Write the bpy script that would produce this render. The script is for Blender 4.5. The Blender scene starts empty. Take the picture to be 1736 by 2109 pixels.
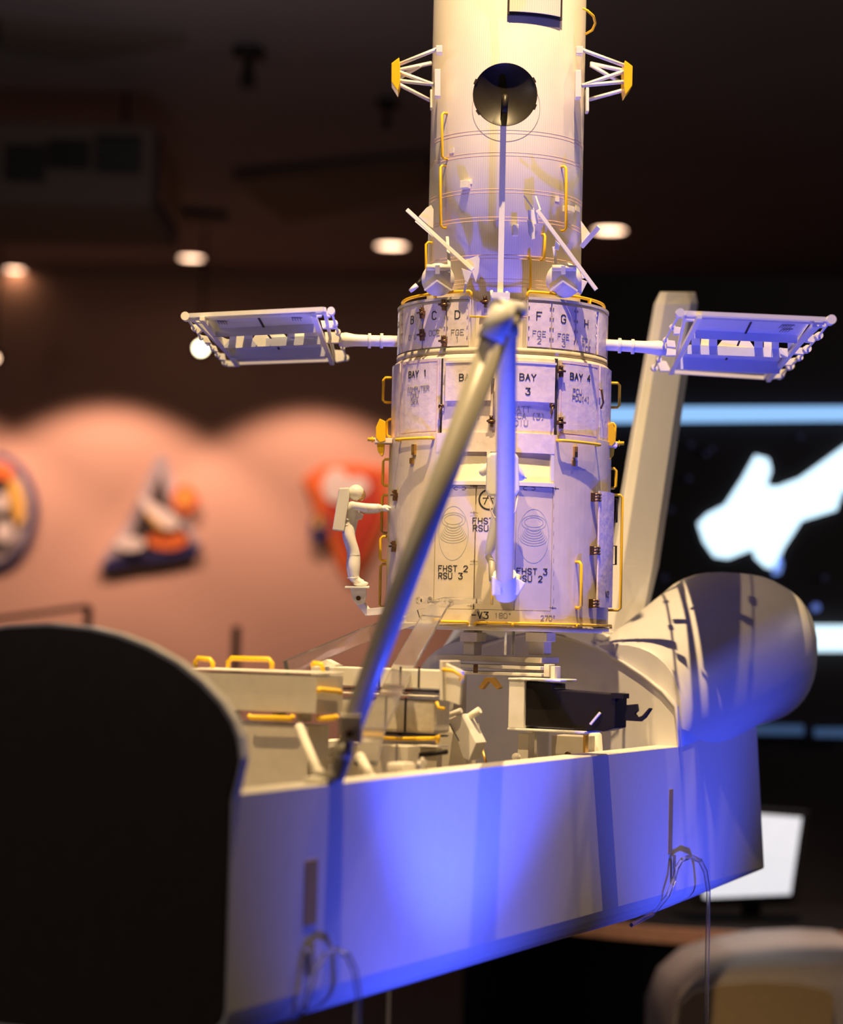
import bpy, math, random
from mathutils import Vector, Matrix
random.seed(7)
PI = math.pi
C = bpy.context.scene.collection
SC = bpy.context.scene

# ------------------------------------------------------------------ camera
F_PX = 4600.0
CAM = Vector((0, 0, 1.5))
PITCH = math.atan(236 / F_PX); ROLL = math.radians(1.35)
FW = Vector((0, math.cos(PITCH), math.sin(PITCH)))
UP0 = Vector((0, -math.sin(PITCH), math.cos(PITCH))); RT0 = Vector((1, 0, 0))
RT = math.cos(ROLL) * RT0 + math.sin(ROLL) * UP0
UP = -math.sin(ROLL) * RT0 + math.cos(ROLL) * UP0
cd = bpy.data.cameras.new('camera'); cam = bpy.data.objects.new('camera', cd); C.objects.link(cam)
cam.matrix_world = Matrix(((RT.x, UP.x, -FW.x, CAM.x), (RT.y, UP.y, -FW.y, CAM.y), (RT.z, UP.z, -FW.z, CAM.z), (0, 0, 0, 1)))
cd.sensor_fit = 'VERTICAL'; cd.sensor_height = 36.0; cd.lens = F_PX / 2109 * 36.0
cd.clip_start = 0.05; cd.clip_end = 60
cd.dof.use_dof = True; cd.dof.focus_distance = 2.99
cd.dof.aperture_fstop = (cd.lens / 1000) / 0.027
SC.camera = cam
SC.view_settings.view_transform = 'Standard'; SC.view_settings.look = 'None'
SC.view_settings.gamma = 1.0; SC.view_settings.use_curve_mapping = False
SC.view_settings.exposure = 0.0
SC.cycles.use_denoising = True
SC.cycles.max_bounces = 8; SC.cycles.transparent_max_bounces = 12
SC.cycles.sample_clamp_indirect = 6.0

# ------------------------------------------------------------------ world and lamps
wd = bpy.data.worlds.new('world'); SC.world = wd; wd.use_nodes = True
wd.node_tree.nodes['Background'].inputs[0].default_value = (0.55, 0.42, 0.40, 1)
wd.node_tree.nodes['Background'].inputs[1].default_value = 0.03

def lamp(kind, name, loc, target, color, power, size=0.1, cone=60, blend=0.3):
    ld = bpy.data.lights.new(name, kind); o = bpy.data.objects.new(name, ld); C.objects.link(o)
    o.location = loc
    o.rotation_euler = (Vector(target) - Vector(loc)).to_track_quat('-Z', 'Y').to_euler()
    ld.color = color; ld.energy = power
    if kind == 'SPOT':
        ld.shadow_soft_size = size; ld.spot_size = math.radians(cone); ld.spot_blend = blend
    if kind == 'AREA': ld.size = size
    return o
WARM = (1.0, 0.69, 0.33); BLUE = (0.05, 0.085, 1.0)
# the exhibit's ceiling spotlights (warm) and the blue uplights on its plinth
lamp('SPOT', 'key_spotlight', (0.14, 2.30, 3.93), (0.14, 2.86, 1.90), WARM, 500, 0.012, 60, 1.0)
lamp('SPOT', 'second_spotlight', (-0.75, 1.35, 3.93), (-0.04, 2.88, 1.28), WARM, 280, 0.03, 21, 0.8)
lamp('SPOT', 'side_spotlight', (0.72, 2.56, 3.93), (0.22, 2.95, 1.4), WARM, 70, 0.02, 46, 0.9)
lamp('SPOT', 'blue_uplight', (0.29, 2.31, 0.885), (0.04, 2.46, 1.21), BLUE, 14, 0.02, 100, 1.0)
lamp('SPOT', 'blue_uplight', (0.76, 2.99, 0.885), (0.46, 3.13, 1.25), BLUE, 19, 0.02, 78, 1.0)
lamp('SPOT', 'blue_uplight', (0.245, 2.26, 0.90), (0.12, 2.74, 2.12), BLUE, 50, 0.02, 70, 0.6)
lamp('SPOT', 'blue_uplight', (-0.95, 3.05, 0.90), (0.0, 3.12, 1.95), BLUE, 14, 0.03, 50, 0.8)
lamp('SPOT', 'counter_fill_lamp', (1.0, 4.7, 3.9), (1.05, 5.8, 0.6), (1.0, .70, .50), 480, .05, 30, .6)  # added lamp, no visible source, brightens the counter's wood edge and domed exhibit
for lx, ly, lz, e in ((-3.2, 0.3, 2.6, 60), (4.0, 5.5, 2.6, 55), (-1.0, 8.0, 2.6, 22)):     # unseen lamps added to lift the ambient light on ceiling and cut face
    o = lamp('POINT', 'ambient_fill_lamp', (lx, ly, lz), (lx, ly, 0), (1.0, .82, .78), e); o.data.shadow_soft_size = .2

# ------------------------------------------------------------------ pixel and frame helpers
def ray(px, py):
    return FW + (px - 868) / F_PX * RT - (py - 1054.5) / F_PX * UP
def P(px, py, Z): return CAM + Z * ray(px, py)
def hit_z(px, py, z):
    d = ray(px, py); return CAM + d * ((z - CAM.z) / d.z)
def hit_y(px, py, y):
    d = ray(px, py); return CAM + d * ((y - CAM.y) / d.y)
# telescope frame: upright cylinder
HB = P(1022, 1290, 3.1)
def cylpt(th, z, r): return HB + Vector((r * math.sin(th), -r * math.cos(th), z))
def HP(px, py, r):
    d = ray(px, py); ox, oy = CAM.x - HB.x, CAM.y - HB.y
    a = d.x * d.x + d.y * d.y; b = 2 * (ox * d.x + oy * d.y); c = ox * ox + oy * oy - r * r
    q = b * b - 4 * a * c
    t = (-b - math.sqrt(max(q, 0))) / (2 * a)
    p = CAM + d * t - HB
    return math.atan2(p.x, -p.y), p.z
def HZ(py): return hit_y(1030, py, HB.y).z - HB.z
# shuttle frame: u aft, v starboard, w up
HEAD = 0.4657
SA = Vector((math.sin(HEAD), math.cos(HEAD), 0.0)); SS = Vector((math.cos(HEAD), -math.sin(HEAD), 0.0)); SU = Vector((0, 0, 1))
SF = Vector((-0.3548, 2.1848, 1.3379))
def S(u, v, w): return SF + u * SA + v * SS + w * SU
def toS(p): d = p - SF; return d.dot(SA), d.dot(SS), d.dot(SU)
def _pl(px, py, n, k):
    d = ray(px, py); t = (k - (CAM - SF).dot(n)) / d.dot(n); return toS(CAM + t * d)
def at_u(px, py, u): return _pl(px, py, SA, u)
def at_v(px, py, v): return _pl(px, py, SS, v)
def at_w(px, py, w): return _pl(px, py, SU, w)

# ------------------------------------------------------------------ materials
def mat(name, col, rough=0.5, metal=0.0, emit=0.0, bump=0.0, scale=60.0, vary=0.06, trans=0.0, ior=1.45, alpha=1.0, spec=0.5, ecol=None):
    m = bpy.data.materials.new(name); m.use_nodes = True; nt = m.node_tree; b = nt.nodes['Principled BSDF']
    b.inputs['Roughness'].default_value = rough; b.inputs['Metallic'].default_value = metal
    b.inputs['IOR'].default_value = ior; b.inputs['Specular IOR Level'].default_value = spec
    b.inputs['Transmission Weight'].default_value = trans
    c = (*col, 1)
    tc = nt.nodes.new('ShaderNodeTexCoord'); nz = nt.nodes.new('ShaderNodeTexNoise')
    nz.inputs['Scale'].default_value = scale; nz.inputs['Detail'].default_value = 5
    nt.links.new(tc.outputs['Object'], nz.inputs['Vector'])
    rp = nt.nodes.new('ShaderNodeValToRGB')
    rp.color_ramp.elements[0].position = 0.3; rp.color_ramp.elements[1].position = 0.7
    rp.color_ramp.elements[0].color = (*[max(0, x * (1 - vary)) for x in col], 1)
    rp.color_ramp.elements[1].color = (*[min(1, x * (1 + vary)) for x in col], 1)
    nt.links.new(nz.outputs['Fac'], rp.inputs['Fac']); nt.links.new(rp.outputs['Color'], b.inputs['Base Color'])
    if bump:
        bp = nt.nodes.new('ShaderNodeBump'); bp.inputs['Strength'].default_value = bump; bp.inputs['Distance'].default_value = 0.002
        nt.links.new(nz.outputs['Fac'], bp.inputs['Height']); nt.links.new(bp.outputs['Normal'], b.inputs['Normal'])
    if emit:
        b.inputs['Emission Color'].default_value = (*(ecol or col), 1); b.inputs['Emission Strength'].default_value = emit
    m['base'] = name
    return m
def shell_mat():
    m = mat('telescope_shell_paint', (.74, .70, .66), .42, vary=.04, scale=14); nt = m.node_tree; b = nt.nodes['Principled BSDF']
    base = b.inputs['Base Color'].links[0].from_socket
    tc = nt.nodes.new('ShaderNodeTexCoord'); sx = nt.nodes.new('ShaderNodeSeparateXYZ'); nt.links.new(tc.outputs['Object'], sx.inputs[0])
    def M(op, a, b_=None):
        n = nt.nodes.new('ShaderNodeMath'); n.operation = op
        for i, v in enumerate((a, b_)):
            if v is None: continue
            if isinstance(v, (int, float)): n.inputs[i].default_value = v
            else: nt.links.new(v, n.inputs[i])
        return n.outputs[0]
    ang = M('ARCTAN2', sx.outputs[0], sx.outputs[1])
    fr = M('FRACT', M('MULTIPLY', ang, 210 / (2 * PI)))
    line = M('LESS_THAN', fr, 0.22)
    mx = nt.nodes.new('ShaderNodeMixRGB'); nt.links.new(M('MULTIPLY', line, .30), mx.inputs['Fac'])
    nt.links.new(base, mx.inputs[1]); mx.inputs[2].default_value = (.62, .36, .33, 1)
    nt.links.new(mx.outputs[0], b.inputs['Base Color'])
    return m
WHITE = mat('white_model_paint', (.78, .76, .73), .42, vary=.03)
PANEL = mat('panel_foil_paint', (.76, .66, .64), .38, vary=.07, bump=.35, scale=90)
SHROUD = mat('shroud_paint', (.66, .575, .43), .36, vary=.05, bump=.2, scale=45)
SHELL = shell_mat()
TRIMLINE = mat('faded_pink_tape', (.66, .44, .42), .6)
CREAM = mat('cream_paint', (.74, .70, .62), .5, vary=.04)
YELLOW = mat('yellow_handrail_paint', (.86, .52, .015), .38, vary=.04)
INK = mat('black_lettering_ink', (.02, .02, .025), .6)
GREYINK = mat('grey_lettering_ink', (.26, .24, .25), .6)
PALEINK = mat('pale_contour_ink', (.40, .42, .38), .6)
GAP = mat('dark_panel_gap', (.03, .025, .03), .8)
BRASS = mat('bronze_latch_metal', (.22, .12, .06), .3, metal=.8)
STEEL = mat('worn_steel', (.45, .43, .40), .3, metal=.8)
DISH = mat('black_dish_lacquer', (.022, .018, .014), .38, spec=.3)
BLACKG = mat('black_gloss_cut_face', (.045, .032, .026), .25, spec=.5)
BLACK = mat('matt_black_paint', (.010, .008, .008), .5, spec=.2)
SHUT = mat('shuttle_white_paint', (.70, .68, .66), .45, vary=.02)
LINER = mat('payload_bay_liner', (.50, .47, .43), .55, vary=.05)
SLOT = mat('brown_slot', (.42, .27, .09), .6)
TAN = mat('tan_equipment_paint', (.56, .51, .42), .5, vary=.05)
QUILT = mat('quilted_thermal_blanket', (.66, .61, .52), .5, vary=.08, bump=.9, scale=90)
ARMM = mat('arm_grey_paint', (.38, .355, .30), .35, vary=.03)
ARRAYB = mat('array_blue_grey_sheet', (.62, .64, .70), .4, vary=.03)
GOLD = mat('gold_rod', (.55, .32, .08), .3, metal=.6)
ACRYL = mat('clear_acrylic', (.96, .96, .97), .07, trans=.955, ior=1.49)
WALL = mat('salmon_wall_paint', (.62, .36, .25), .85, vary=.03, scale=1.2)
DARKWALL = mat('black_gallery_wall', (.018, .013, .014), .8)
CEIL = mat('dark_ceiling_paint', (.15, .125, .13), .9, vary=.08, scale=.8)
SOFFIT = mat('brown_soffit', (.085, .062, .05), .9)
FLOOR = mat('dark_carpet', (.02, .015, .018), .9)
LAMPW = mat('lit_downlight_lens', (1, .8, .62), .5, emit=7, ecol=(1, .62, .40))
SPOTL = mat('lit_spot_lens', (1, .95, .75), .5, emit=22, ecol=(1, .86, .55))
BARB = mat('backlit_blue_strip', (.3, .5, .8), .5, emit=1.0, ecol=(.30, .58, 1.0))
BARW = mat('backlit_white_strip', (.8, .9, 1), .5, emit=1.5, ecol=(.62, .85, 1.0))
BARD = mat('backlit_dim_strip', (.1, .2, .4), .5, emit=.16, ecol=(.16, .34, .75))
PICW = mat('backlit_picture_white', (.8, .9, 1), .5, emit=1.7, ecol=(.60, .84, 1.0))
PICE = mat('backlit_picture_blue_edge', (.3, .4, .9), .5, emit=.8, ecol=(.22, .38, 1.0))
STARD = mat('backlit_blue_dot', (.2, .3, .7), .5, emit=.55, ecol=(.16, .25, .80))
STARF = mat('backlit_faint_dot', (.05, .05, .1), .5, emit=.05, ecol=(.20, .20, .50))
SCREEN = mat('lit_monitor_screen', (.8, .85, .9), .4, emit=.62, ecol=(.72, .84, 1.0))
WOODE = mat('light_wood_edge', (.50, .26, .15), .5, vary=.15)
NAVY = mat('plaque_navy', (.02, .02, .11), .6); PORANGE = mat('plaque_orange', (.75, .16, .03), .6)
PYEL = mat('plaque_yellow', (.75, .42, .08), .6); PGREY = mat('plaque_grey', (.42, .34, .33), .6)
PWHITE = mat('plaque_white', (.80, .68, .58), .6); PRED = mat('plaque_red', (.55, .05, .02), .6); PDARK = mat('plaque_dark', (.05, .035, .03), .6)
BEIGE = mat('beige_exhibit_paint', (.40, .29, .17), .6); BEIGEG = mat('grey_exhibit_top', (.36, .31, .29), .5)
VISOR = mat('gold_visor', (.55, .34, .14), .2, metal=.5)

# ------------------------------------------------------------------ mesh builder (world coordinates)
class MB:
    def __init__(s): s.v = []; s.f = []; s.mi = []; s.sm = []; s.cur = 0; s.smooth = False
    def use(s, i): s.cur = i; return s
    def face(s, idx, smooth=None):
        s.f.append(tuple(idx)); s.mi.append(s.cur); s.sm.append(s.smooth if smooth is None else smooth)
    def add(s, pts): n = len(s.v); s.v += [Vector(p) for p in pts]; return n
    def hexa(s, p):      # 8 points: bottom 4 loop, top 4 loop
        n = s.add(p)
        for q in ((3, 2, 1, 0), (4, 5, 6, 7), (0, 1, 5, 4), (1, 2, 6, 5), (2, 3, 7, 6), (3, 0, 4, 7)): s.face([n + i for i in q], False)
        return s
    def box(s, c, X, Y, Z):  # centre and three half vectors
        c = Vector(c); X = Vector(X); Y = Vector(Y); Z = Vector(Z)
        return s.hexa([c - X - Y - Z, c + X - Y - Z, c + X + Y - Z, c - X + Y - Z, c - X - Y + Z, c + X - Y + Z, c + X + Y + Z, c - X + Y + Z])
    def aabox(s, lo, hi, fr=None):  # in frame function fr
        fr = fr or (lambda x, y, z: Vector((x, y, z)))
        x0, y0, z0 = lo; x1, y1, z1 = hi
        return s.hexa([fr(x0, y0, z0), fr(x1, y0, z0), fr(x1, y1, z0), fr(x0, y1, z0), fr(x0, y0, z1), fr(x1, y0, z1), fr(x1, y1, z1), fr(x0, y1, z1)])
    def prism(s, pts, ext, caps=True):
        n = s.add(pts); m = s.add([Vector(p) + Vector(ext) for p in pts]); k = len(pts)
        if caps: s.face(range(n, n + k), False); s.face(reversed(range(m, m + k)), False)
        for i in range(k): s.face((n + i, m + i, m + (i + 1) % k, n + (i + 1) % k), False)
        return s
    def loft(s, rings, closed=True, cap=True, smooth=True):
        k = len(rings[0]); ns = [s.add(r) for r in rings]
        for a, b in zip(ns, ns[1:]):
            for i in range(k if closed else k - 1):
                j = (i + 1) % k; s.face((a + i, a + j, b + j, b + i), smooth)
        if cap and closed:
            s.face(reversed(range(ns[0], ns[0] + k)), False); s.face(range(ns[-1], ns[-1] + k), False)
        return s
    def tube(s, path, r, seg=10, cap=True):
        path = [Vector(p) for p in path]; rings = []
        rr = r if isinstance(r, (list, tuple)) else [r] * len(path)
        t0 = (path[1] - path[0]).normalized(); up = Vector((0, 0, 1)) if abs(t0.z) < .9 else Vector((1, 0, 0))
        nx = t0.cross(up).normalized()
        for i, p in enumerate(path):
            a = path[max(i - 1, 0)]; b = path[min(i + 1, len(path) - 1)]; t = (b - a).normalized()
            nx = (nx - t * nx.dot(t)).normalized(); ny = t.cross(nx)
            sc = 1.0
            if 0 < i < len(path) - 1:
                co = (p - a).normalized().dot((b - p).normalized()); sc = 1 / max(.6, math.sqrt(max(0, (1 + co) / 2)))
            rings.append([p + (nx * math.cos(2 * PI * k / seg) + ny * math.sin(2 * PI * k / seg)) * rr[i] * sc for k in range(seg)])
        return s.loft(rings, smooth=True, cap=cap)
    def bar(s, a, b, w, h, up=(0, 0, 1)):
        a, b = Vector(a), Vector(b); d = b - a; u = Vector(up)
        x = d.cross(u)
        if x.length < 1e-6: x = d.cross(Vector((1, 0, 0)))
        x = x.normalized() * w / 2; y = x.cross(d).normalized() * h / 2
        return s.box((a + b) / 2, d / 2, x, y)
    def ball(s, c, r, n=10, sc=(1, 1, 1), ax=None):
        c = Vector(c); ax = ax or (Vector((1, 0, 0)), Vector((0, 1, 0)), Vector((0, 0, 1))); rings = []
        for i in range(n + 1):
            ph = PI * (i + .02 if i == 0 else (i - .02 if i == n else i)) / n
            rings.append([c + (ax[0] * sc[0] * math.sin(ph) * math.cos(2 * PI * k / (2 * n)) + ax[1] * sc[1] * math.sin(ph) * math.sin(2 * PI * k / (2 * n)) + ax[2] * sc[2] * math.cos(ph)) * r for k in range(2 * n)])
        return s.loft(rings)
    def lathe(s, c, axis, prof, seg=48, cap=True):
        axis = Vector(axis)
        c = Vector(c); A = Vector(axis).normalized(); q = Vector((0, 0, 1)) if abs(A.z) < .9 else Vector((1, 0, 0))
        X = A.cross(q).normalized(); Y = A.cross(X)
        return s.loft([[c + A * h + (X * math.cos(2 * PI * k / seg) + Y * math.sin(2 * PI * k / seg)) * max(r, 1e-5) for k in range(seg)] for r, h in prof], cap=cap)
    def slab(s, t0, t1, z0, z1, r0, r1, n=None):   # curved slab on the telescope cylinder
        n = n or max(2, int(abs(t1 - t0) / .06))
        rings = []
        for i in range(n + 1):
            t = t0 + (t1 - t0) * i / n
            rings.append([cylpt(t, z0, r0), cylpt(t, z0, r1), cylpt(t, z1, r1), cylpt(t, z1, r0)])
        return s.loft(rings, smooth=False)
    def pslab(s, x0, y0, x1, y1, r0, r1):
        xm, ym = (x0 + x1) / 2, (y0 + y1) / 2
        return s.slab(HP(x0, ym, r1)[0], HP(x1, ym, r1)[0], HP(xm, y1, r1)[1], HP(xm, y0, r1)[1], r0, r1)
    def build(s, name, m, parent=None, bevel=0, loc=None):
        me = bpy.data.meshes.new(name)
        o = bpy.data.objects.new(name, me); C.objects.link(o)
        if parent is not None:
            W = WM[parent.name]; inv = W.inverted(); o.parent = parent; WM[o.name] = W.copy()
        else:
            if loc is None:
                xs = [p for p in s.v]; n = len(xs)
                loc = Vector((sum(p.x for p in xs) / n, sum(p.y for p in xs) / n, min(p.z for p in xs)))
            W = Matrix.Translation(Vector(loc)); inv = W.inverted(); o.location = loc; WM[o.name] = W
        me.from_pydata([inv @ p for p in s.v], [], s.f)
        for x in (m if isinstance(m, (list, tuple)) else [m]): me.materials.append(x)
        me.polygons.foreach_set('material_index', s.mi); me.polygons.foreach_set('use_smooth', s.sm)
        me.update(); me.validate()
        import bmesh
        bm = bmesh.new(); bm.from_mesh(me); bmesh.ops.recalc_face_normals(bm, faces=bm.faces)
        if bevel:
            es = [e for e in bm.edges if len(e.link_faces) == 2 and e.calc_face_angle(0) > .6]
            if es: bmesh.ops.bevel(bm, geom=es, offset=bevel, segments=2, affect='EDGES', profile=.6, clamp_overlap=True)
        bm.to_mesh(me); bm.free()
        return o
WM = {}
def thing(name, loc, label, cat, group=None, rz=0):
    o = bpy.data.objects.new(name, None); C.objects.link(o); o.empty_display_size = .02
    o.location = loc; o.rotation_euler = (0, 0, rz)
    WM[o.name] = Matrix.Translation(Vector(loc)) @ Matrix.Rotation(rz, 4, 'Z')
    o['label'] = label; o['category'] = cat
    if group: o['group'] = group
    return o
def tag(o, label, cat, group=None):
    o['label'] = label; o['category'] = cat
    if group: o['group'] = group
    return o
def struct(o): o['kind'] = 'structure'; return o
def lab(o, l): o['label'] = l; return o

# ------------------------------------------------------------------ plotter lettering (stroke font)
G = {'A': [[(0,0),(2,6),(4,0)],[(.8,2.3),(3.2,2.3)]], 'B': [[(0,0),(0,6),(2.8,6),(3.8,5.2),(3.8,4),(2.8,3.2),(0,3.2)],[(2.8,3.2),(4,2.4),(4,.9),(2.9,0),(0,0)]],
 'C': [[(4,5),(3,6),(1,6),(0,5),(0,1),(1,0),(3,0),(4,1)]], 'D': [[(0,0),(0,6),(2.6,6),(4,4.6),(4,1.4),(2.6,0),(0,0)]],
 'E': [[(4,6),(0,6),(0,0),(4,0)],[(0,3.1),(3,3.1)]], 'F': [[(4,6),(0,6),(0,0)],[(0,3.1),(3,3.1)]],
 'G': [[(4,5),(3,6),(1,6),(0,5),(0,1),(1,0),(3,0),(4,1),(4,2.8),(2.3,2.8)]], 'H': [[(0,0),(0,6)],[(4,0),(4,6)],[(0,3),(4,3)]],
 'I': [[(2,0),(2,6)]], 'J': [[(4,6),(4,1),(3,0),(1,0),(0,1)]], 'M': [[(0,0),(0,6),(2,3),(4,6),(4,0)]], 'N': [[(0,0),(0,6),(4,0),(4,6)]],
 'O': [[(1,0),(0,1),(0,5),(1,6),(3,6),(4,5),(4,1),(3,0),(1,0)]], 'P': [[(0,0),(0,6),(3,6),(4,5),(4,4),(3,3),(0,3)]],
 'R': [[(0,0),(0,6),(3,6),(4,5),(4,4),(3,3),(0,3)],[(2,3),(4,0)]], 'S': [[(4,5),(3,6),(1,6),(0,5),(0,4),(1,3.2),(3,2.8),(4,2),(4,1),(3,0),(1,0),(0,1)]],
 'T': [[(0,6),(4,6)],[(2,6),(2,0)]], 'U': [[(0,6),(0,1),(1,0),(3,0),(4,1),(4,6)]], 'V': [[(0,6),(2,0),(4,6)]],
 'Y': [[(0,6),(2,3),(4,6)],[(2,3),(2,0)]], 'X': [[(0,0),(4,6)],[(0,6),(4,0)]],
 '0': [[(1,0),(0,1),(0,5),(1,6),(3,6),(4,5),(4,1),(3,0),(1,0)]], '1': [[(1,5),(2,6),(2,0)]], '2': [[(0,5),(1,6),(3,6),(4,5),(4,4),(0,0),(4,0)]],
 '3': [[(0,6),(4,6),(2,3.6),(3,3.6),(4,2.6),(4,1),(3,0),(1,0),(0,1)]], '4': [[(3,0),(3,6),(0,2),(4,2)]],
 '7': [[(0,6),(4,6),(1.5,0)]], '8': [[(1,3.2),(0,4),(0,5),(1,6),(3,6),(4,5),(4,4),(3,3.2),(1,3.2),(0,2.2),(0,1),(1,0),(3,0),(4,1),(4,2.2),(3,3.2)]],
 '(': [[(3,6.6),(1.6,5),(1.6,1),(3,-.6)]], ')': [[(1,6.6),(2.4,5),(2.4,1),(1,-.6)]], '/': [[(.5,-.3),(3.5,6.3)]], '-': [[(.3,3),(3.7,3)]],
 '*': [[(1,4.6),(1,6),(2.4,6),(2.4,4.6),(1,4.6)]], ' ': []}
def strokes(text, h, gap=1.7):
    k = h / 6; x = 0; out = []
    for ch in text:
        for st in G[ch]: out.append([((x + a) * k, b * k) for a, b in st])
        x += 4 + gap
    w = (x - gap) * k
    return [[(a - w / 2, b - h / 2) for a, b in st] for st in out]
def ribbon(mb, fn, sts, wd_, thick):
    for st in sts:
        for (ax, ay), (bx, by) in zip(st, st[1:]):
            dx, dy = bx - ax, by - ay; L = math.hypot(dx, dy)
            if L < 1e-9: continue
            dx /= L; dy /= L; e = wd_ * .35; ax_, ay_, bx_, by_ = ax - dx * e, ay - dy * e, bx + dx * e, by + dy * e
            nx, ny = -dy * wd_ / 2, dx * wd_ / 2
            q = [(ax_ + nx, ay_ + ny), (bx_ + nx, by_ + ny), (bx_ - nx, by_ - ny), (ax_ - nx, ay_ - ny)]
            mb.hexa([fn(x, y, 0) for x, y in q] + [fn(x, y, thick) for x, y in q])
PXM = 3.0 / F_PX
def cyl_fn(px, py, r):
    th, z = HP(px, py, r)
    return lambda x, y, t: cylpt(th + x / r, z + y, r + t)
def text_on(mb, text, px, py, hpx, r, wpx=1.6, gap=1.7):
    ribbon(mb, cyl_fn(px, py, r), strokes(text, hpx * PXM, gap), wpx * PXM, .0004)

# ------------------------------------------------------------------ the gallery
CZ = 4.0
mb = MB(); mb.aabox((-9, -3, -.1), (9, 17, 0)); struct(mb.build('floor', FLOOR))
mb = MB(); mb.aabox((-9, -3, CZ), (9, 17, CZ + .15)); struct(mb.build('ceiling', CEIL))
mb = MB(); mb.aabox((-9, 16, 0), (.9, 16.2, CZ)); struct(mb.build('wall_back', WALL))
mb = MB(); mb.aabox((.9, 15.9, 0), (9, 16.1, CZ)); struct(mb.build('wall_right', DARKWALL))
mb = MB(); mb.aabox((-9.2, -3, 0), (-9, 17, CZ)); struct(mb.build('wall_left', DARKWALL))
mb = MB(); mb.aabox((-9, -3.2, 0), (9, -3, CZ)); struct(mb.build('wall_front', DARKWALL))
# wall washing lamps
for px, e in ((-170, 200), (225, 260), (640, 220), (1000, 25)):
    p = hit_y(px, 900, 16.0)
    lamp('SPOT', 'wall_washer', (p.x, 15.05, CZ - .08), (p.x, 15.05, 0), (1.0, .62, .48), e, .05, 98, .3)

def wpoly(mb, pts, y, th): return mb.prism([hit_y(x, v, y) for x, v in pts], (0, th, 0))
def ell(cx, cy, rx, ry, n=28, a0=0, a1=360): return [(cx + rx * math.cos(math.radians(a0 + (a1 - a0) * i / (n - (a1 - a0 < 360)))), cy + ry * math.sin(math.radians(a0 + (a1 - a0) * i / (n - (a1 - a0 < 360))))) for i in range(n)]
# recessed ceiling downlights, one row
names = ['recessed round ceiling downlight at the far left edge, above the wall with plaques', 'recessed round ceiling downlight above the left solar array',
         'recessed round ceiling downlight just left of the telescope tube', 'recessed round ceiling downlight just right of the telescope tube']
for (px, py, r), nm in zip(((30, 556, .075), (394, 532, .085), (806, 507, .10), (1255, 475, .10)), names):
    c = hit_z(px, py, CZ - .012)
    t = thing('ceiling_downlight', (c.x, c.y, CZ), nm, 'ceiling light', 'recessed downlights in a row along the ceiling')
    m = MB(); m.lathe((c.x, c.y, CZ), (0, 0, -1), [(r * 1.16, 0), (r * 1.16, .012), (r * 1.0, .016), (r * 1.0, .0)], 32, cap=False); m.build('trim_ring', CEIL, t)
    m = MB(); m.lathe((c.x, c.y, CZ), (0, 0, -1), [(r * .98, .001), (r * .98, .008), (r * .5, .011)], 32); m.build('lens', LAMPW, t)
# air handling box under the ceiling
t = thing('ceiling_air_box', (-2.2, 11, CZ), 'large brown air conditioning box with dark grilles hanging from the ceiling at upper left', 'air vent')
m = MB(); m.prism([(-3.6, 10, 3.36), (-1.25, 10, 3.36), (-1.25, 10, 3.74), (-3.6, 10, 3.74)], (0, 1.1, 0)); m.build('housing', SOFFIT, t, bevel=.02)
for hx in (-3.3, -2.4, -1.45):
    m = MB(); m.tube([(hx, 10.5, 3.72), (hx, 10.5, 3.99)], .012, 8); m.build('hanger_rod', BLACK, t)
for x0, y0, x1, y1 in ((18, 300, 92, 375), (104, 290, 182, 350), (200, 280, 290, 358)):
    a = hit_y(x0, y0, 9.985); b = hit_y(x1, y1, 9.985); m = MB()
    m.use(0).aabox((a.x, 9.97, b.z), (b.x, 10.0, a.z)); k = 5
    m.use(1)
    for i in range(k):
        z = b.z + (a.z - b.z) * (i + .5) / k; m.box(((a.x + b.x) / 2, 9.965, z), (abs(b.x - a.x) / 2, 0, 0), (0, .012, .008), (0, -.002, .006))
    m.build('grille', [GAP, BLACK], t)
for i in range(2):
    m = MB(); y = 10.06 + i * .48; m.use(0).aabox((-1.25, y, 3.42), (-1.235, y + .4, 3.70)); m.use(1)
    for j in range(5): m.box((-1.23, y + .2, 3.45 + j * .055), (.012, 0, .008), (0, .2, 0), (.002, 0, .006))
    m.build('grille', [GAP, BLACK], t)
# hanging ceiling fixtures
for px, py, sc_, nm in ((512, 125, 1.0, 'black ceiling speaker on a short stem, upper left of the telescope'), (797, 232, .7, 'small black ceiling fixture just left of the upper left strut bracket')):
    c = hit_z(px, py - 25, CZ); t = thing('ceiling_speaker', (c.x, c.y, CZ), nm, 'ceiling fixture')
    m = MB(); m.lathe((c.x, c.y, CZ), (0, 0, -1), [(.07 * sc_, 0), (.075 * sc_, .03), (.04 * sc_, .05)], 24); m.build('mounting_plate', BLACK, t)
    m = MB(); m.lathe((c.x, c.y, CZ - .05), (0, 0, -1), [(.022 * sc_, 0), (.022 * sc_, .06 * sc_), (.034 * sc_, .07 * sc_), (.034 * sc_, .12 * sc_), (.01, .13 * sc_)], 20); m.build('speaker_can', BLACK, t)
# dropped soffit panels, flat and slightly brighter
for i, (q, nm) in enumerate((([(0, 60), (380, 95), (160, 130), (0, 110)], 'x'), ([(480, 370), (880, 330), (880, 400), (590, 462)], 'y'), ([(0, 400), (470, 455), (300, 475), (0, 470)], 'z'))):
    m = MB(); m.prism([hit_z(x, y, CZ - .05) for x, y in q], (0, 0, .05)); o = m.build('trim_%d' % (i + 1), SOFFIT); struct(o)
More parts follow.
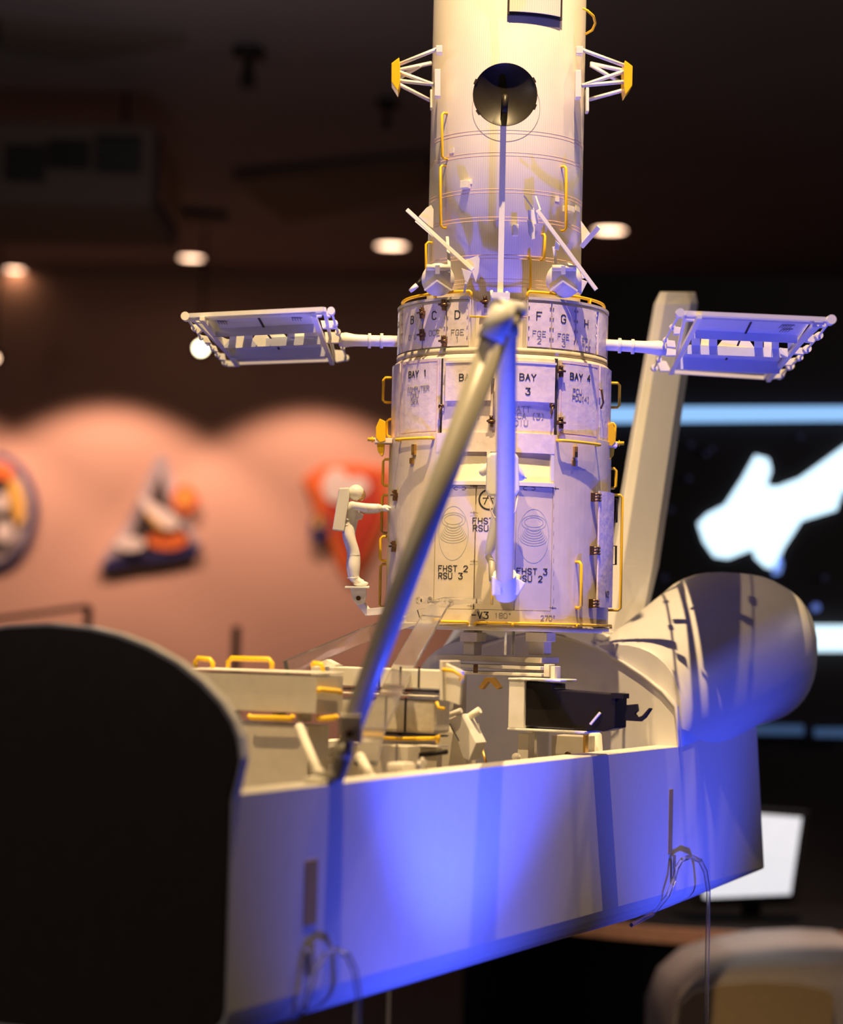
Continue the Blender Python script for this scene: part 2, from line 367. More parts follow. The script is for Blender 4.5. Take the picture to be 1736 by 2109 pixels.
# track spotlight glare by the left array
c = hit_y(414, 717, 14.0); t = thing('track_spotlight', c, 'glaring round track spotlight behind the left solar array', 'spotlight')
d = (CAM - c).normalized()
m = MB(); m.lathe(c + d * .0, -d, [(.028, -.002), (.048, 0), (.052, .02), (.045, .14), (.02, .17)], 28); m.build('lamp_housing', BLACK, t)
m = MB(); m.lathe(c + d * .004, -d, [(.027, 0), (.027, -.004), (.02, -.007)], 24); m.build('lens', SPOTL, t)
m = MB(); m.tube([c - d * .08, c - d * .08 + Vector((0, 0, .2)), Vector((c.x, c.y + .08, CZ))], .009); m.build('stem', BLACK, t)
c2 = hit_y(-12, 738, 14.2); t = thing('track_spotlight', c2, 'round track spotlight cut off by the left edge of the photo', 'spotlight')
d = (CAM - c2).normalized()
m = MB(); m.lathe(c2, -d, [(.028, -.002), (.05, 0), (.055, .02), (.045, .14), (.02, .17)], 28); m.build('lamp_housing', BLACK, t)
m = MB(); m.lathe(c2 + d * .004, -d, [(.02, 0), (.02, -.004), (.015, -.007)], 24); m.build('lens', LAMPW, t)
m = MB(); m.tube([c2 - d * .08, c2 - d * .08 + Vector((0, 0, .2)), Vector((c2.x, c2.y + .08, CZ))], .009); m.build('stem', BLACK, t)

# ---- plaques on the salmon wall
YW = 15.97
def plaque(label, name, layers, cx, cy):
    t = thing(name, hit_y(cx, cy, 16.0), label, 'wall plaque', 'shaped relief plaques on the salmon wall')
    for i, (nm, ms, polys) in enumerate(layers):
        m = MB()
        for k, pl in enumerate(polys): wpoly(m, pl, YW - .012 * i - .001 * k, 15.998 - (YW - .012 * i))
        m.build(nm, ms, t)
plaque('round relief plaque with dark rim and yellow arc, cut off by the left edge', 'round_plaque', [
    ('rim', NAVY, [ell(-18, 1052, 95, 122)]),
    ('rim_band', PGREY, [ell(-20, 1050, 84, 110)]),
    ('field', PDARK, [ell(-24, 1046, 62, 84)]),
    ('yellow_arc', PYEL, [[(18, 975), (40, 995), (52, 1035), (50, 1070), (36, 1085), (24, 1050), (16, 1010)]]),
    ('orange_arc', PORANGE, [[(-30, 950), (0, 950), (30, 965), (22, 990), (0, 985), (-30, 980)]]),
    ('white_shape', PWHITE, [ell(8, 1095, 18, 22), ell(2, 1035, 12, 20)])], 0, 1050)
plaque('triangular relief plaque with white shuttle shape and orange sun', 'triangular_plaque', [
    ('rim', PGREY, [[(328, 932), (345, 945), (375, 1040), (412, 1120), (400, 1140), (290, 1155), (205, 1172), (215, 1140), (270, 1060), (318, 945)]]),
    ('field', PDARK, [[(330, 975), (350, 1040), (395, 1115), (360, 1130), (255, 1130), (285, 1070), (320, 1000)]]),
    ('bottom_band', NAVY, [[(205, 1172), (225, 1148), (280, 1142), (340, 1138), (412, 1118), (408, 1138), (350, 1150), (280, 1158)]]),
    ('orange_sun', PORANGE, [ell(380, 1028, 26, 29), ell(345, 1112, 42, 20)]),
    ('sun_centre', PYEL, [ell(380, 1026, 12, 13)]),
    ('shuttle_shape', PWHITE, [[(288, 1022), (305, 1030), (350, 1055), (372, 1075), (362, 1090), (335, 1088), (312, 1066), (295, 1045)], ell(268, 1120, 30, 14)]),
    ('yellow_stripe', PYEL, [[(300, 1050), (330, 1080), (345, 1092), (322, 1084), (303, 1062)]])], 320, 1060)
plaque('inverted triangle relief plaque in red and orange behind the astronaut', 'shield_plaque', [
    ('rim', PORANGE, [[(624, 985), (665, 958), (730, 955), (800, 965), (800, 1060), (770, 1130), (735, 1190), (715, 1195), (690, 1150), (655, 1065)]]),
    ('field', PRED, [[(680, 975), (780, 975), (785, 1060), (740, 1160), (715, 1170), (700, 1110), (668, 1040)]]),
    ('white_cloud', PWHITE, [ell(692, 1000, 28, 36), ell(735, 1000, 25, 20)]),
    ('orange_stripe', PORANGE, [[(640, 1000), (655, 1000), (668, 1060), (650, 1060)]]),
    ('round_badge', NAVY, [ell(657, 1088, 20, 26)]), ('badge_centre', PYEL, [ell(655, 1076, 9, 12)])], 700, 1060)
# ---- dark bent rail in front of the wall, far left
a = hit_y(-40, 1280, 9.0); b = hit_y(182, 1249, 9.0); cc = hit_y(190, 1330, 9.0)
t = thing('barrier_rail', (b.x, b.y, 0), 'dark bent metal rail behind the black cut face of the shuttle', 'rail')
m = MB(); m.bar(a, b, .03, .02); m.build('top_bar', BLACK, t, bevel=.004)
m = MB(); m.bar(b, Vector((b.x + .01, b.y, 0)), .03, .035, up=(0, 1, 0)); m.build('post', BLACK, t, bevel=.004)
a = hit_y(487, 1290, 9.0)
t = thing('barrier_post', (a.x, a.y, 0), 'thin dark post behind the grey equipment box', 'post')
m = MB(); m.tube([(a.x, a.y, .02), (a.x, a.y, a.z)], .018); m.build('post', BLACK, t)
m = MB(); m.lathe((a.x, a.y, 0), (0, 0, 1), [(.14, 0), (.14, .012), (.02, .03)], 24); m.build('base', BLACK, t)

# ---- backlit display on the dark wall at right
YD = 6.6
def dp(x, y, o=0): return hit_y(x, y, YD - o)
t = thing('backlit_display', (dp(1700, 1290).x, YD, 0), 'black wall display with blue light strips and a glowing satellite picture', 'display')
pa, pb = dp(1180, 560), dp(2300, 2300)
m = MB(); m.aabox((pa.x, YD, .0), (pb.x, YD + .12, pa.z)); m.build('backing_panel', DARKWALL, t)
m = MB(); wpoly(m, [(1180, 838), (1900, 836), (1900, 864), (1180, 870)], YD - .03, .03); m.build('light_strip', BARB, t)
m = MB(); wpoly(m, [(1180, 1288), (1900, 1288), (1900, 1341), (1180, 1343)], YD - .03, .03); m.build('light_strip', BARW, t)
m = MB(); wpoly(m, [(1400, 1492), (1655, 1494), (1655, 1514), (1400, 1512)], YD - .03, .03); wpoly(m, [(1680, 1500), (1760, 1500), (1760, 1520), (1680, 1518)], YD - .03, .03); m.build('light_strip', BARD, t)
m = MB(); wpoly(m, [(1438, 1078), (1458, 1058), (1494, 1040), (1530, 985), (1556, 938), (1582, 945), (1588, 968), (1578, 1000), (1600, 1003), (1648, 985), (1690, 955), (1745, 915), (1900, 830), (1900, 960), (1736, 1010), (1728, 1030), (1722, 1050), (1650, 1072), (1632, 1100), (1612, 1130), (1598, 1172), (1578, 1168), (1556, 1148), (1552, 1130), (1500, 1150), (1472, 1146), (1450, 1115)], YD - .012, .012)
m.build('satellite_picture', PICW, t)
m = MB(); wpoly(m, [(1606, 1140), (1612, 1165), (1606, 1182), (1594, 1184), (1590, 1168)], YD - .012, .012); m.build('picture_edge', PICE, t)
m = MB(); wpoly(m, ell(1681, 1251, 8, 8), YD - .012, .012); m.build('lit_dot', STARD, t)
for x, y in ((1424, 915), (1456, 935), (1382, 1050), (1370, 1190), (1468, 925), (1650, 900), (1420, 985), (1610, 1215), (1700, 1190)):
    m = MB(); wpoly(m, ell(x, y, 5, 5, 12), YD - .012, .012); m.build('lit_dot', STARF, t)

# ---- monitor, counter, beige exhibit at lower right
def mp(x, y, Y=6.0): return hit_y(x, y, Y)
t = thing('desktop_monitor', (mp(1560, 1890).x, 6.1, mp(1560, 1900).z), 'lit flat monitor with black bezel on the counter behind the shuttle', 'monitor')
m = MB(); m.prism([mp(1420, 1655), mp(1668, 1672), mp(1642, 1862), mp(1430, 1868)], (0, .05, 0)); m.build('bezel', BLACK, t, bevel=.004)
m = MB(); m.prism([mp(1440, 1668, 5.99), mp(1651, 1684, 5.99), mp(1628, 1842, 5.99), mp(1450, 1850, 5.99)], (0, .008, 0)); m.build('screen', SCREEN, t)
m = MB(); a = mp(1550, 1862); m.bar(a + Vector((0, .03, 0)), Vector((a.x, 6.03, mp(1560, 1895).z)), .05, .03, up=(0, 1, 0)); m.build('stand', BLACK, t)
t = thing('curved_counter', (mp(1560, 1900).x, 6.2, 0), 'dark curved counter with light wood edge under the monitor', 'counter')
zc = mp(1560, 1912, 5.9).z; ctr = Vector((mp(1560, 1912, 5.9).x + .02, 6.75, 0)); rr = []
arc = [(ctr.x + .95 * math.sin(math.radians(a)) * .9, ctr.y - .95 * math.cos(math.radians(a))) for a in range(-65, 75, 6)]
m = MB(); m.prism([(x, y, zc - .02) for x, y in arc] + [(arc[-1][0], 6.55, zc - .02), (arc[0][0], 6.55, zc - .02)], (0, 0, .02)); m.build('counter_top', BLACK, t)
m = MB(); ins = [(ctr.x + (x - ctr.x) * 1.012, ctr.y + (y - ctr.y) * 1.012) for x, y in arc]
m.loft([[Vector((x0, y0, zc - .035)), Vector((x1, y1, zc - .035)), Vector((x1, y1, zc + .004)), Vector((x0, y0, zc + .004))] for (x0, y0), (x1, y1) in zip(arc, ins)], smooth=False)
m.build('wood_edge', WOODE, t)
m = MB(); m.prism([(ctr.x + (x - ctr.x) * .93, ctr.y + (y - ctr.y) * .93, .0) for x, y in arc] + [(arc[-1][0], 6.5, 0), (arc[0][0], 6.5, 0)], (0, 0, zc - .02)); m.build('counter_base', BLACK, t)
# beige domed exhibit
Y0 = 4.6
t = thing('domed_exhibit', (mp(1600, 2100, Y0).x, Y0 + .3, 0), 'beige dome topped exhibit body at the lower right corner', 'exhibit')
front = [(1398, 2200), (1398, 2120), (1404, 2070), (1428, 2045), (1485, 2030), (1560, 2024), (1640, 2028), (1695, 2040), (1716, 2050), (1716, 2200)]
A = [mp(x, y, Y0) for x, y in front]; z0 = 0.0
A[0].z = z0; A[-1].z = z0
m = MB(); m.prism(A, (0, .03, 0)); m.build('front_panel', BEIGE, t)
back = [(1372, 2200), (1378, 2110), (1405, 2045), (1455, 2000), (1530, 1975), (1625, 1960), (1720, 1956), (1800, 1960), (1860, 2000), (1900, 2200)]
B = [mp(x, y, Y0 + .35) for x, y in back]; B[0].z = z0; B[-1].z = z0
A2 = [p + Vector((-.004 * (1 if i < 5 else -1), .03, .003)) for i, p in enumerate(A)]
m = MB(); m.loft([A2, [p * .5 + q * .5 + Vector((0, 0, .012)) for p, q in zip(A2, B)], B, [p + Vector((0, .5, -.02)) for p in B]]); m.build('domed_body', BEIGEG, t)

# ================================================================== SPACE TELESCOPE MODEL
RF, RR, RB, RAF = .1072, .1466, .1533, .1545
T = thing('space_telescope_model', HB, 'tall white telescope model standing upright in the shuttle bay with yellow handrails', 'telescope model')
zRt = HP(943, 622, RR)[1]; zRb = HP(943, 709, RR)[1]; zR0 = HP(943, 722, RR)[1]
zBt = HP(863, 741, RB)[1]; zBb = HP(863, 894, RB)[1]; zA1 = HZ(911)
TOPZ = 1.42
m = MB(); m.lathe(HB, (0, 0, 1), [(RF, zRb - .01), (RF, HZ(323)), (RF, TOPZ)], 96)
m.use(1)
for y in (275, 321, 397, 455, 533):
    z = HP(1040, y, RF)[1]
    for dz in (0, .0045): m.lathe(HB, (0, 0, 1), [(RF, z + dz), (RF + .00018, z + dz), (RF + .00018, z + dz + .0009), (RF, z + dz + .0009)], 96, cap=False)
for y in (575, 583, 590):
    z = HP(1040, y, RF)[1]; m.lathe(HB, (0, 0, 1), [(RF, z), (RF + .00018, z), (RF + .00018, z + .0005), (RF, z + .0005)], 96, cap=False)
m.build('forward_shell', [SHELL, TRIMLINE], T)
# inscribed circle and raised hatch on the tube
m = MB(); fn = cyl_fn(1042, 220, RF + .0001); ribbon(m, fn, [[(.0475 * math.cos(a * PI / 24), .0475 * math.sin(a * PI / 24)) for a in range(49)]], .0006, .0002); m.build('inscribed_circle', GREYINK, T)
m = MB(); m.pslab(1050, -70, 1155, 26, RF + .004, RF + .0062); m.build('hatch_door', SHELL, T)
m = MB(); m.pslab(1046, -75, 1159, 33, RF + .0002, RF + .004); m.build('hatch_shadow_rim', GAP, T)  # dark rim standing in for the shadow around the raised hatch
# equipment ring
gl, gr = HP(966, 690, RR)[0], HP(1086, 690, RR)[0]
m = MB(); m.slab(gr, gl + 2 * PI, zR0 + .001, zRt + .004, RF - .001, RR - .004, 90); m.build('ring_drum', CREAM, T)
m = MB(); m.slab(gl, gr, zR0 + .001, zRt + .004, RF - .001, RF + .010, 16); m.build('ring_recess', SHELL, T)
m = MB(); m.slab(gr + .005, gl + 2 * PI - .005, zRt + .004, zRt + .0075, RF - .001, RR + .0008, 90); m.build('ring_top_ledge', TAN, T)
m = MB(); m.lathe(HB, (0, 0, 1), [(RR - .012, zR0 - .004), (RR + .0005, zR0 - .004), (RR + .0005, zR0 + .004), (RR - .012, zR0 + .004)], 96, cap=False); m.build('ring_lower_flange', TAN, T)
RINGP = [(815, 827, 'A', ''), (829, 869, 'B', 'DIU'), (871.5, 917, 'C', 'OCE'), (920, 964, 'D', 'FGE 1'), (1087, 1134, 'F', 'FGE 2'), (1137, 1184, 'G', 'FGE 3'), (1187, 1228, 'H', 'EP/TCE')]
for x0, x1, L, sub in RINGP:
    t0, t1 = HP(x0, 680, RR)[0], HP(x1, 680, RR)[0]
    m = MB(); m.slab(t0, t1, zRb - .002, zRt, RR - .004, RR, 4)
    # small rivet blocks down both edges
    m.use(1)
    for tt in (t0 + .008, t1 - .008):
        for k in range(4): z = zRb + .008 + k * (zRt - zRb - .016) / 3; m.slab(tt - .005, tt + .005, z, z + .003, RR, RR + .0008, 2)
    o = m.build('ring_panel', [PANEL, STEEL], T, bevel=0)
    xm = (x0 + x1) / 2; yo = {'A': 24, 'B': 14, 'C': 5, 'D': 3, 'F': 6, 'G': 12, 'H': 22}[L]
    if True:
        m = MB(); text_on(m, L, xm, 645 + yo, 16 if L != 'A' else 12, RR, 2.0)
        m.use(1)
        s1, *s2 = (sub or '-').replace('/', '/ ').split()
        if L != 'A':
            text_on(m, s1, xm, 681 + yo, 11, RR, 1.1)
            if s2: text_on(m, s2[0], xm, 696 + yo, 11, RR, 1.1)
        m.build('panel_lettering', [INK, GREYINK], o)
for k in range(8):
    a = HP(1228, 680, RR)[0] + .05 + k * .28
    m = MB(); m.slab(a, a + .25, zRb - .002, zRt, RR - .004, RR, 5); m.build('ring_panel', PANEL, T)
for k in range(7):
    a = HP(815, 680, RR)[0] - .05 - k * .28
    m = MB(); m.slab(a - .25, a, zRb - .002, zRt, RR - .004, RR, 5); m.build('ring_panel', PANEL, T)
m = MB(); fn = cyl_fn(1000, 640, RF + .0101); ribbon(m, fn, strokes('II', 8 * PXM, -1.4), 1.4 * PXM, .0004); m.build('recess_marking', GREYINK, T)
# equipment bays
m = MB(); m.lathe(HB, (0, 0, 1), [(.05, zBb - .010), (RB - .004, zBb - .010), (RB - .004, zBt + .003), (RB - .010, zBt + .008), (.05, zBt + .008)], 96); m.build('bay_drum', [PANEL], T)
def bt(x): return HP(x, 820, RB)[0]
def bay_panel(x0, x1, r1=RB, zt=None, zb=None, parent=T, nm='bay_door', ms=PANEL):
    mm = MB(); mm.slab(bt(x0), bt(x1), zb if zb is not None else zBb, zt if zt is not None else zBt, RB - .004, r1, 5)
    return mm.build(nm, ms, parent)
def frame_lines(m, x0, x1, z0, z1, r, w=.0007):
    a, b = bt(x0 + 3), bt(x1 - 3)
    m.slab(a, b, z0 + .003, z0 + .003 + w, r, r + .0003, 5); m.slab(a, b, z1 - .004, z1 - .004 + w, r, r + .0003, 5)
    m.slab(a, a + .006, z0 + .003, z1 - .003, r, r + .0003, 2); m.slab(b - .006, b, z0 + .003, z1 - .003, r, r + .0003, 2)
b1 = bay_panel(824, 903)
m = MB(); frame_lines(m, 824, 903, zBb, zBt, RB); m.build('taped_border', TRIMLINE, b1)
m = MB(); text_on(m, 'BAY 1', 859, 770, 13, RB, 1.9); m.use(1)
for i, s_ in enumerate(('COMPUTER', 'DMU', 'GEA')): text_on(m, s_, 860 - 6 * (i > 0), 801 + i * 13, 10, RB, 1.1, 1.3)
m.build('bay_lettering', [INK, GREYINK], b1)
ysp = HP(1100, 828, RB)[1]
for (x0, x1, L1, L2, cx) in ((910, 1015, 'BAY', '2', 962), (1021, 1143, 'BAY', '3', 1087)):
    b2 = bay_panel(x0, x1, RB - .0015)
    mm = MB(); mm.slab(bt(x0 + 10), bt(x1 - 4), ysp, zBt - .008, RB - .0015, RB + .0045, 5); mm.build('raised_cover', PANEL, b2)
    mm = MB(); mm.slab(bt(x0 + 8), bt(x1 - 2), zBt - .008, zBt - .005, RB - .0015, RB + .0055, 5); mm.build('cover_lip', CREAM, b2)
    m = MB(); text_on(m, L1, cx, 777, 13, RB + .0045, 1.9); text_on(m, L2, cx, 806, 13, RB + .0045, 1.9); m.use(1)
    if L2 == '3':
        for i, (s_, dx) in enumerate((('BATT', -14), ('CCA (3)', 2), ('DIU', -14))): text_on(m, s_, cx + dx, 843 + i * 14, 11, RB - .0015, 1.1, 1.4)
    else:
        for i, (s_, dx) in enumerate((('(3)', 14), ('(2)', 6))): text_on(m, s_, cx + dx, 857 + i * 14, 11, RB - .0015, 1.1, 1.4)
    m.build('bay_lettering', [INK, GREYINK], b2)
m = MB(); m.slab(bt(1143.5), bt(1150.5), zBb, zBt + .002, RB - .004, RB - .0035, 3); m.build('door_gap', GAP, T)
m = MB(); m.slab(bt(904), bt(908), zBb, zBt, RB - .004, RB - .0036, 3); m.build('door_gap', GAP, T)
b4 = bay_panel(1151, 1232, RB + .001)
m = MB(); frame_lines(m, 1151, 1232, zBb, zBt, RB + .001); m.build('taped_border', TRIMLINE, b4)
m = MB(); text_on(m, 'BAY 4', 1196, 777, 13, RB + .001, 1.9); m.use(1); text_on(m, 'PCU', 1189, 806, 10, RB + .001, 1.1, 1.3); text_on(m, 'PDU(4)', 1197, 821, 10, RB + .001, 1.1, 1.2)
m.build('bay_lettering', [INK, GREYINK], b4)
for a0, a1 in ((bt(824) - .42, bt(824) - .03), (bt(1232) + .04, bt(1232) + .45)):
    m = MB(); m.slab(a0, a1, zBb, zBt, RB - .004, RB - .0005, 6); m.build('bay_door', PANEL, T)
m = MB(); z = HP(1236, 808, RB)[1]; th = HP(1233, 815, RB)[0]
m.tube([cylpt(th, z + .004, RB - .002), cylpt(th, z + .003, RB + .004), cylpt(th + .04, z - .014, RB + .004), cylpt(th + .05, z - .022, RB)], .0013, 8); m.build('latch_lever', BRASS, T)
for px, py in ((911, 838), (1135, 838)):
    th, z = HP(px, py, RB); m = MB(); m.tube([cylpt(th, z + .001, RB), cylpt(th, z, RB + .006)], .0028, 10); m.tube([cylpt(th, z, RB + .005), cylpt(th - .01, z - .016, RB + .004)], .0011, 6); m.build('latch_lever', BRASS, T)
# aft shroud
m = MB(); m.lathe(HB, (0, 0, 1), [(.03, 0), (RAF - .004, 0), (RAF - .004, zA1), (.03, zA1)], 96); m.build('aft_shroud_core', SHROUD, T)
def at_(x): return HP(x, 1100, RAF)[0]
zP0 = HP(1040, 992, RAF)[1]; zP1 = HP(1040, 931, RAF)[1]
m = MB(); m.slab(at_(1138), at_(895) + 2 * PI, .002, zA1, RAF - .004, RAF, 90); m.build('aft_skin', SHROUD, T)
m = MB(); m.slab(at_(895), at_(1138), zP1, zA1, RAF - .004, RAF + .0005, 16); m.build('pocket_header', PANEL, T)
m = MB(); m.slab(at_(895), at_(1138), zP0 - .005, zP0, RAF - .004, RAF + .003, 16); m.build('pocket_sill', CREAM, T)
m = MB(); m.slab(at_(999), at_(1006), zP0, zP1, RAF - .004, RAF + .001, 2); m.build('pocket_divider', CREAM, T)
m = MB(); m.slab(at_(895), at_(925), zP0, zP1, RAF - .004, RAF, 3); m.slab(at_(1132), at_(1138), zP0, zP1, RAF - .004, RAF, 2); m.build('pocket_jamb', CREAM, T)
RD = RAF - .001
zD0 = HP(1040, 1256, RD)[1]; zD1 = zP0 - .006
m = MB(); m.slab(at_(895), at_(1138), .002, zD0 - .0006, RAF - .004, RAF, 16); m.build('lower_skirt', SHROUD, T)
DR = []
for x0, x1 in ((896, 977), (979.5, 1061), (1063, 1137)):
    m = MB(); m.slab(at_(x0), at_(x1), zD0, zD1, RAF - .004, RD, 8); DR.append(m.build('sensor_door', SHROUD, T))
def contours(cx, cy, parent):
    m = MB(); fn = cyl_fn(cx, cy, RD); k = PXM
    ribbon(m, fn, [[(33 * k * math.cos(a * PI / 20), 55 * k * math.sin(a * PI / 20)) for a in range(41)]], .0007, .0002)
    ribbon(m, fn, [[(26 * k * math.cos(a * PI / 16), (27 + 15 * math.sin(a * PI / 16)) * k) for a in range(33)]], .0007, .0002)
    ribbon(m, fn, [[(20 * k * math.cos(a * PI / 16), (28 + 10 * math.sin(a * PI / 16)) * k) for a in range(33)]], .0007, .0002)
    for i in range(7):
        r = 14 + i * 2.6
        ribbon(m, fn, [[(r * k * math.cos(a * PI / 12), (20 - i * 4 + (10 + i) * math.sin(a * PI / 12)) * k) for a in range(-12, 1)]], .0007, .0002)
    m.build('contour_marks', PALEINK, parent)
contours(933, 1098, DR[0]); contours(1099, 1104, DR[2])
for px, py, lines, D in ((932, 1171, ('FHST 2', 'RSU 3'), 0), (1006, 1073, ('FHST 1', 'RSU 1'), 1), (1096, 1177, ('FHST 3', 'RSU 2'), 2)):
    m = MB()
    text_on(m, lines[0], px, py, 11.5, RD, 1.8, 1.9); text_on(m, lines[1], px - 5, py + 15, 11.5, RD, 1.8, 1.9); m.build('door_lettering', INK, DR[D])
m = MB(); fn = cyl_fn(1007, 1029, RD); ribbon(m, fn, [[(20 * PXM * math.cos(a * PI / 14), 20 * PXM * math.sin(a * PI / 14)) for a in range(29)]], .0022, .0003)
ribbon(m, fn, [[(-.006, -.006), (0, .008), (.006, -.006)], [(-.008, .002), (.008, .002)]], .0012, .0003); m.build('round_target', INK, DR[1])
m = MB()
for px, D in ((947, 0), (1090, 2)):
    fn = cyl_fn(px, 1006, RD); k = PXM
    for sgn in (-1, 1): ribbon(m, fn, [[(sgn * 5 * k, 3 * k), (sgn * 10 * k, 3 * k), (sgn * 13 * k, 0), (sgn * 10 * k, -3 * k), (sgn * 5 * k, -3 * k)]], .0007, .0002)
for px, py in ((976, 1001), (976, 1056), (976, 1156), (970, 1248), (1144, 1006), (1138, 1252)):
    fn = cyl_fn(px, py, RAF); ribbon(m, fn, [[(-.005, 0), (.005, 0)], [(0, -.002), (0, .002)]], .0006, .0003)
m.build('alignment_marks', INK, T)
m = MB(); text_on(m, '-V3', 988, 1267, 13, RAF, 2.0); m.use(1); text_on(m, '180*', 1036, 1268, 10, RAF, 1.0, 1.5); text_on(m, '270*', 1129, 1273, 10, RAF, 1.0, 1.5); m.build('skirt_lettering', [INK, GREYINK], T)
m = MB(); fn = cyl_fn(1140, 1130, RAF)
for k in range(9): ribbon(m, cyl_fn(1140, 1010 + k * 28, RAF), [[(0, -.006), (0, 0)]], .0006, .0002)
m.build('dashed_border', GREYINK, T)
# lower flange ring
m = MB(); m.lathe(HB, (0, 0, 1), [(RAF - .006, -.004), (RAF + .0015, -.004), (RAF + .0015, .0015), (RAF - .006, .0015)], 96, cap=False); m.build('lower_flange', TAN, T)
m = MB(); m.lathe(HB, (0, 0, 1), [(.02, -.006), (RAF - .008, -.006), (RAF - .008, 0), (.02, 0)], 64); m.build('bottom_plate', CREAM, T)
# latches
def latch(px, py, r):
    th, z = HP(px, py, r); X = Vector((math.cos(th), math.sin(th), 0)); N = Vector((math.sin(th), -math.cos(th), 0)); Z = Vector((0, 0, 1)); c = cylpt(th, z, r)
    m = MB()
    m.box(c + N * .002, X * .0042, N * .002, Z * .0028); m.box(c + N * .0035 + Z * .005, X * .0022, N * .0025, Z * .0022)
    m.box(c + N * .003 - Z * .0055 + X * .001, X * .0020, N * .0028, Z * .0024)
    m.tube([c + N * .006 - X * .0058, c + N * .006 + X * .0058], .0015, 8); m.ball(c + N * .006 + Z * .005, .0016, 5)
    m.build('hinge_latch', BRASS, T)
for q in ((916, 628, RR), (916, 703, RR), (872, 690, RR), (872, 645, RR), (1013, 762, RB), (1012, 868, RB), (1152, 765, RB), (1152, 871, RB), (817, 1020, RAF), (814, 1125, RAF), (1000, 622, RF + .012)): latch(*q)
# panel standing off on the right side
th0, th1 = .955, 1.30
za, zb = HP(1215, 1250, RAF)[1], HP(1215, 1010, RAF)[1]
m = MB(); m.slab(th0, th1, za, zb, .1600, .1625, 5); so = m.build('standoff_panel', PANEL, T)
m = MB(); fn = lambda x, y, t: cylpt(1.13 + x / .1626, za + .018 + y, .1626 + t); ribbon(m, fn, strokes('V2', 12 * PXM), 1.6 * PXM, .0004); m.build('panel_lettering', INK, so)
for y in (1024, 1134, 1243):
    z = HP(1215, y, RAF)[1]; m = MB()
    for dz in (-.004, 0, .004): m.tube([cylpt(th0 - .05, z + dz, RAF), cylpt(th0 - .03, z + dz, .161), cylpt(th0 + .01, z + dz, .1635)], .0014, 8)
    m.box(cylpt(th0 - .045, z, RAF + .0015), (.003, 0, 0), (0, .003, 0), (0, 0, .006)); m.build('hinge_latch', BRASS, T)
# handrails
def rail(pts, r=.0016, nm='handrail', ms=YELLOW):
    m = MB(); m.tube(pts, r, 8); return m.build(nm, ms, T)
def rail_px(x0, y0, x1, y1, R, h=.010, r=.0017, n=1):
    a, za_ = HP(x0, y0, R); b, zb_ = HP(x1, y1, R); mid = []
    n = max(n, int(abs(b - a) / .08) + 1); e = .12
    L = math.hypot((b - a) * R, zb_ - za_); c = min(.003 / L, .3)
    pts = [cylpt(a, za_, R - .001), cylpt(a, za_, R + h - .003), cylpt(a + (b - a) * c, za_ + (zb_ - za_) * c, R + h)]
    pts += [cylpt(a + (b - a) * i / n, za_ + (zb_ - za_) * i / n, R + h) for i in range(1, n)]
    pts += [cylpt(b - (b - a) * c, zb_ - (zb_ - za_) * c, R + h), cylpt(b, zb_, R + h - .003), cylpt(b, zb_, R - .001)]
    return rail(pts, r)
def rail_t(th, y0, y1, R, h=.0115, r=.0018, px=None):
    z0, z1 = HZ(y0), HZ(y1)
    if px: z0 = HB.z * 0 + (P(px, y0, 3.1).z - HB.z); z1 = P(px, y1, 3.1).z - HB.z
    return rail([cylpt(th, z0, R - .001), cylpt(th, z0, R + h - .003), cylpt(th, z0 - .003, R + h), cylpt(th, z1 + .003, R + h), cylpt(th, z1, R + h - .003), cylpt(th, z1, R - .001)], r)
for q in ((921, 234, 921, 328, RF), (918, 342, 918, 470, RF), (1156, 344, 1156, 476, RF), (1116, 484, 1114, 536, RF), (1088, 530, 1088, 598, RF), (890, 500, 890, 560, RF)): rail_px(*q, h=.009)
rail_px(826, 907, 893, 903, RAF, .009, .0020); rail_px(1147, 908, 1226, 917, RAF, .009, .0020)
m = MB(); th_, z_ = HP(1188, 1158, RAF); rail_px(1186, 1158, 1186, 1252, RAF, .010, .0020)
rail_t(-PI / 2, 775, 826, RB, px=790); rail_t(-PI / 2 + .05, 1105, 1155, RAF, .009, px=780); rail_t(-PI / 2 - .25, 940, 995, RAF, .014, px=786); rail_t(-PI / 2 - .25, 1015, 1095, RAF, .014, px=786); rail_t(-PI / 2 - .25, 1160, 1250, RAF, .014, px=786)
rail_t(PI / 2, 786, 837, RB, px=1260); rail_t(PI / 2 + .1, 962, 1003, RAF, .010, px=1258); rail_t(PI / 2 - .1, 1020, 1257, RAF, .0165, px=1262)
for y0, y1 in ((1028, 1076), (1125, 1163)):
    z0, z1 = P(1256, y0, 3.1).z - HB.z, P(1256, y1, 3.1).z - HB.z; th = PI / 2 - .1
    rail([cylpt(th, z0, RAF), cylpt(th, z0, RAF + .009), cylpt(th, z1, RAF + .009), cylpt(th, z1, RAF)], .0011, 'latch_loop', BLACK)
rail_t(-PI / 2 + .12, 864, 900, RB, .006, .0016, px=797); rail_t(PI / 2 - .12, 872, 906, RB, .006, .0016, px=1243)
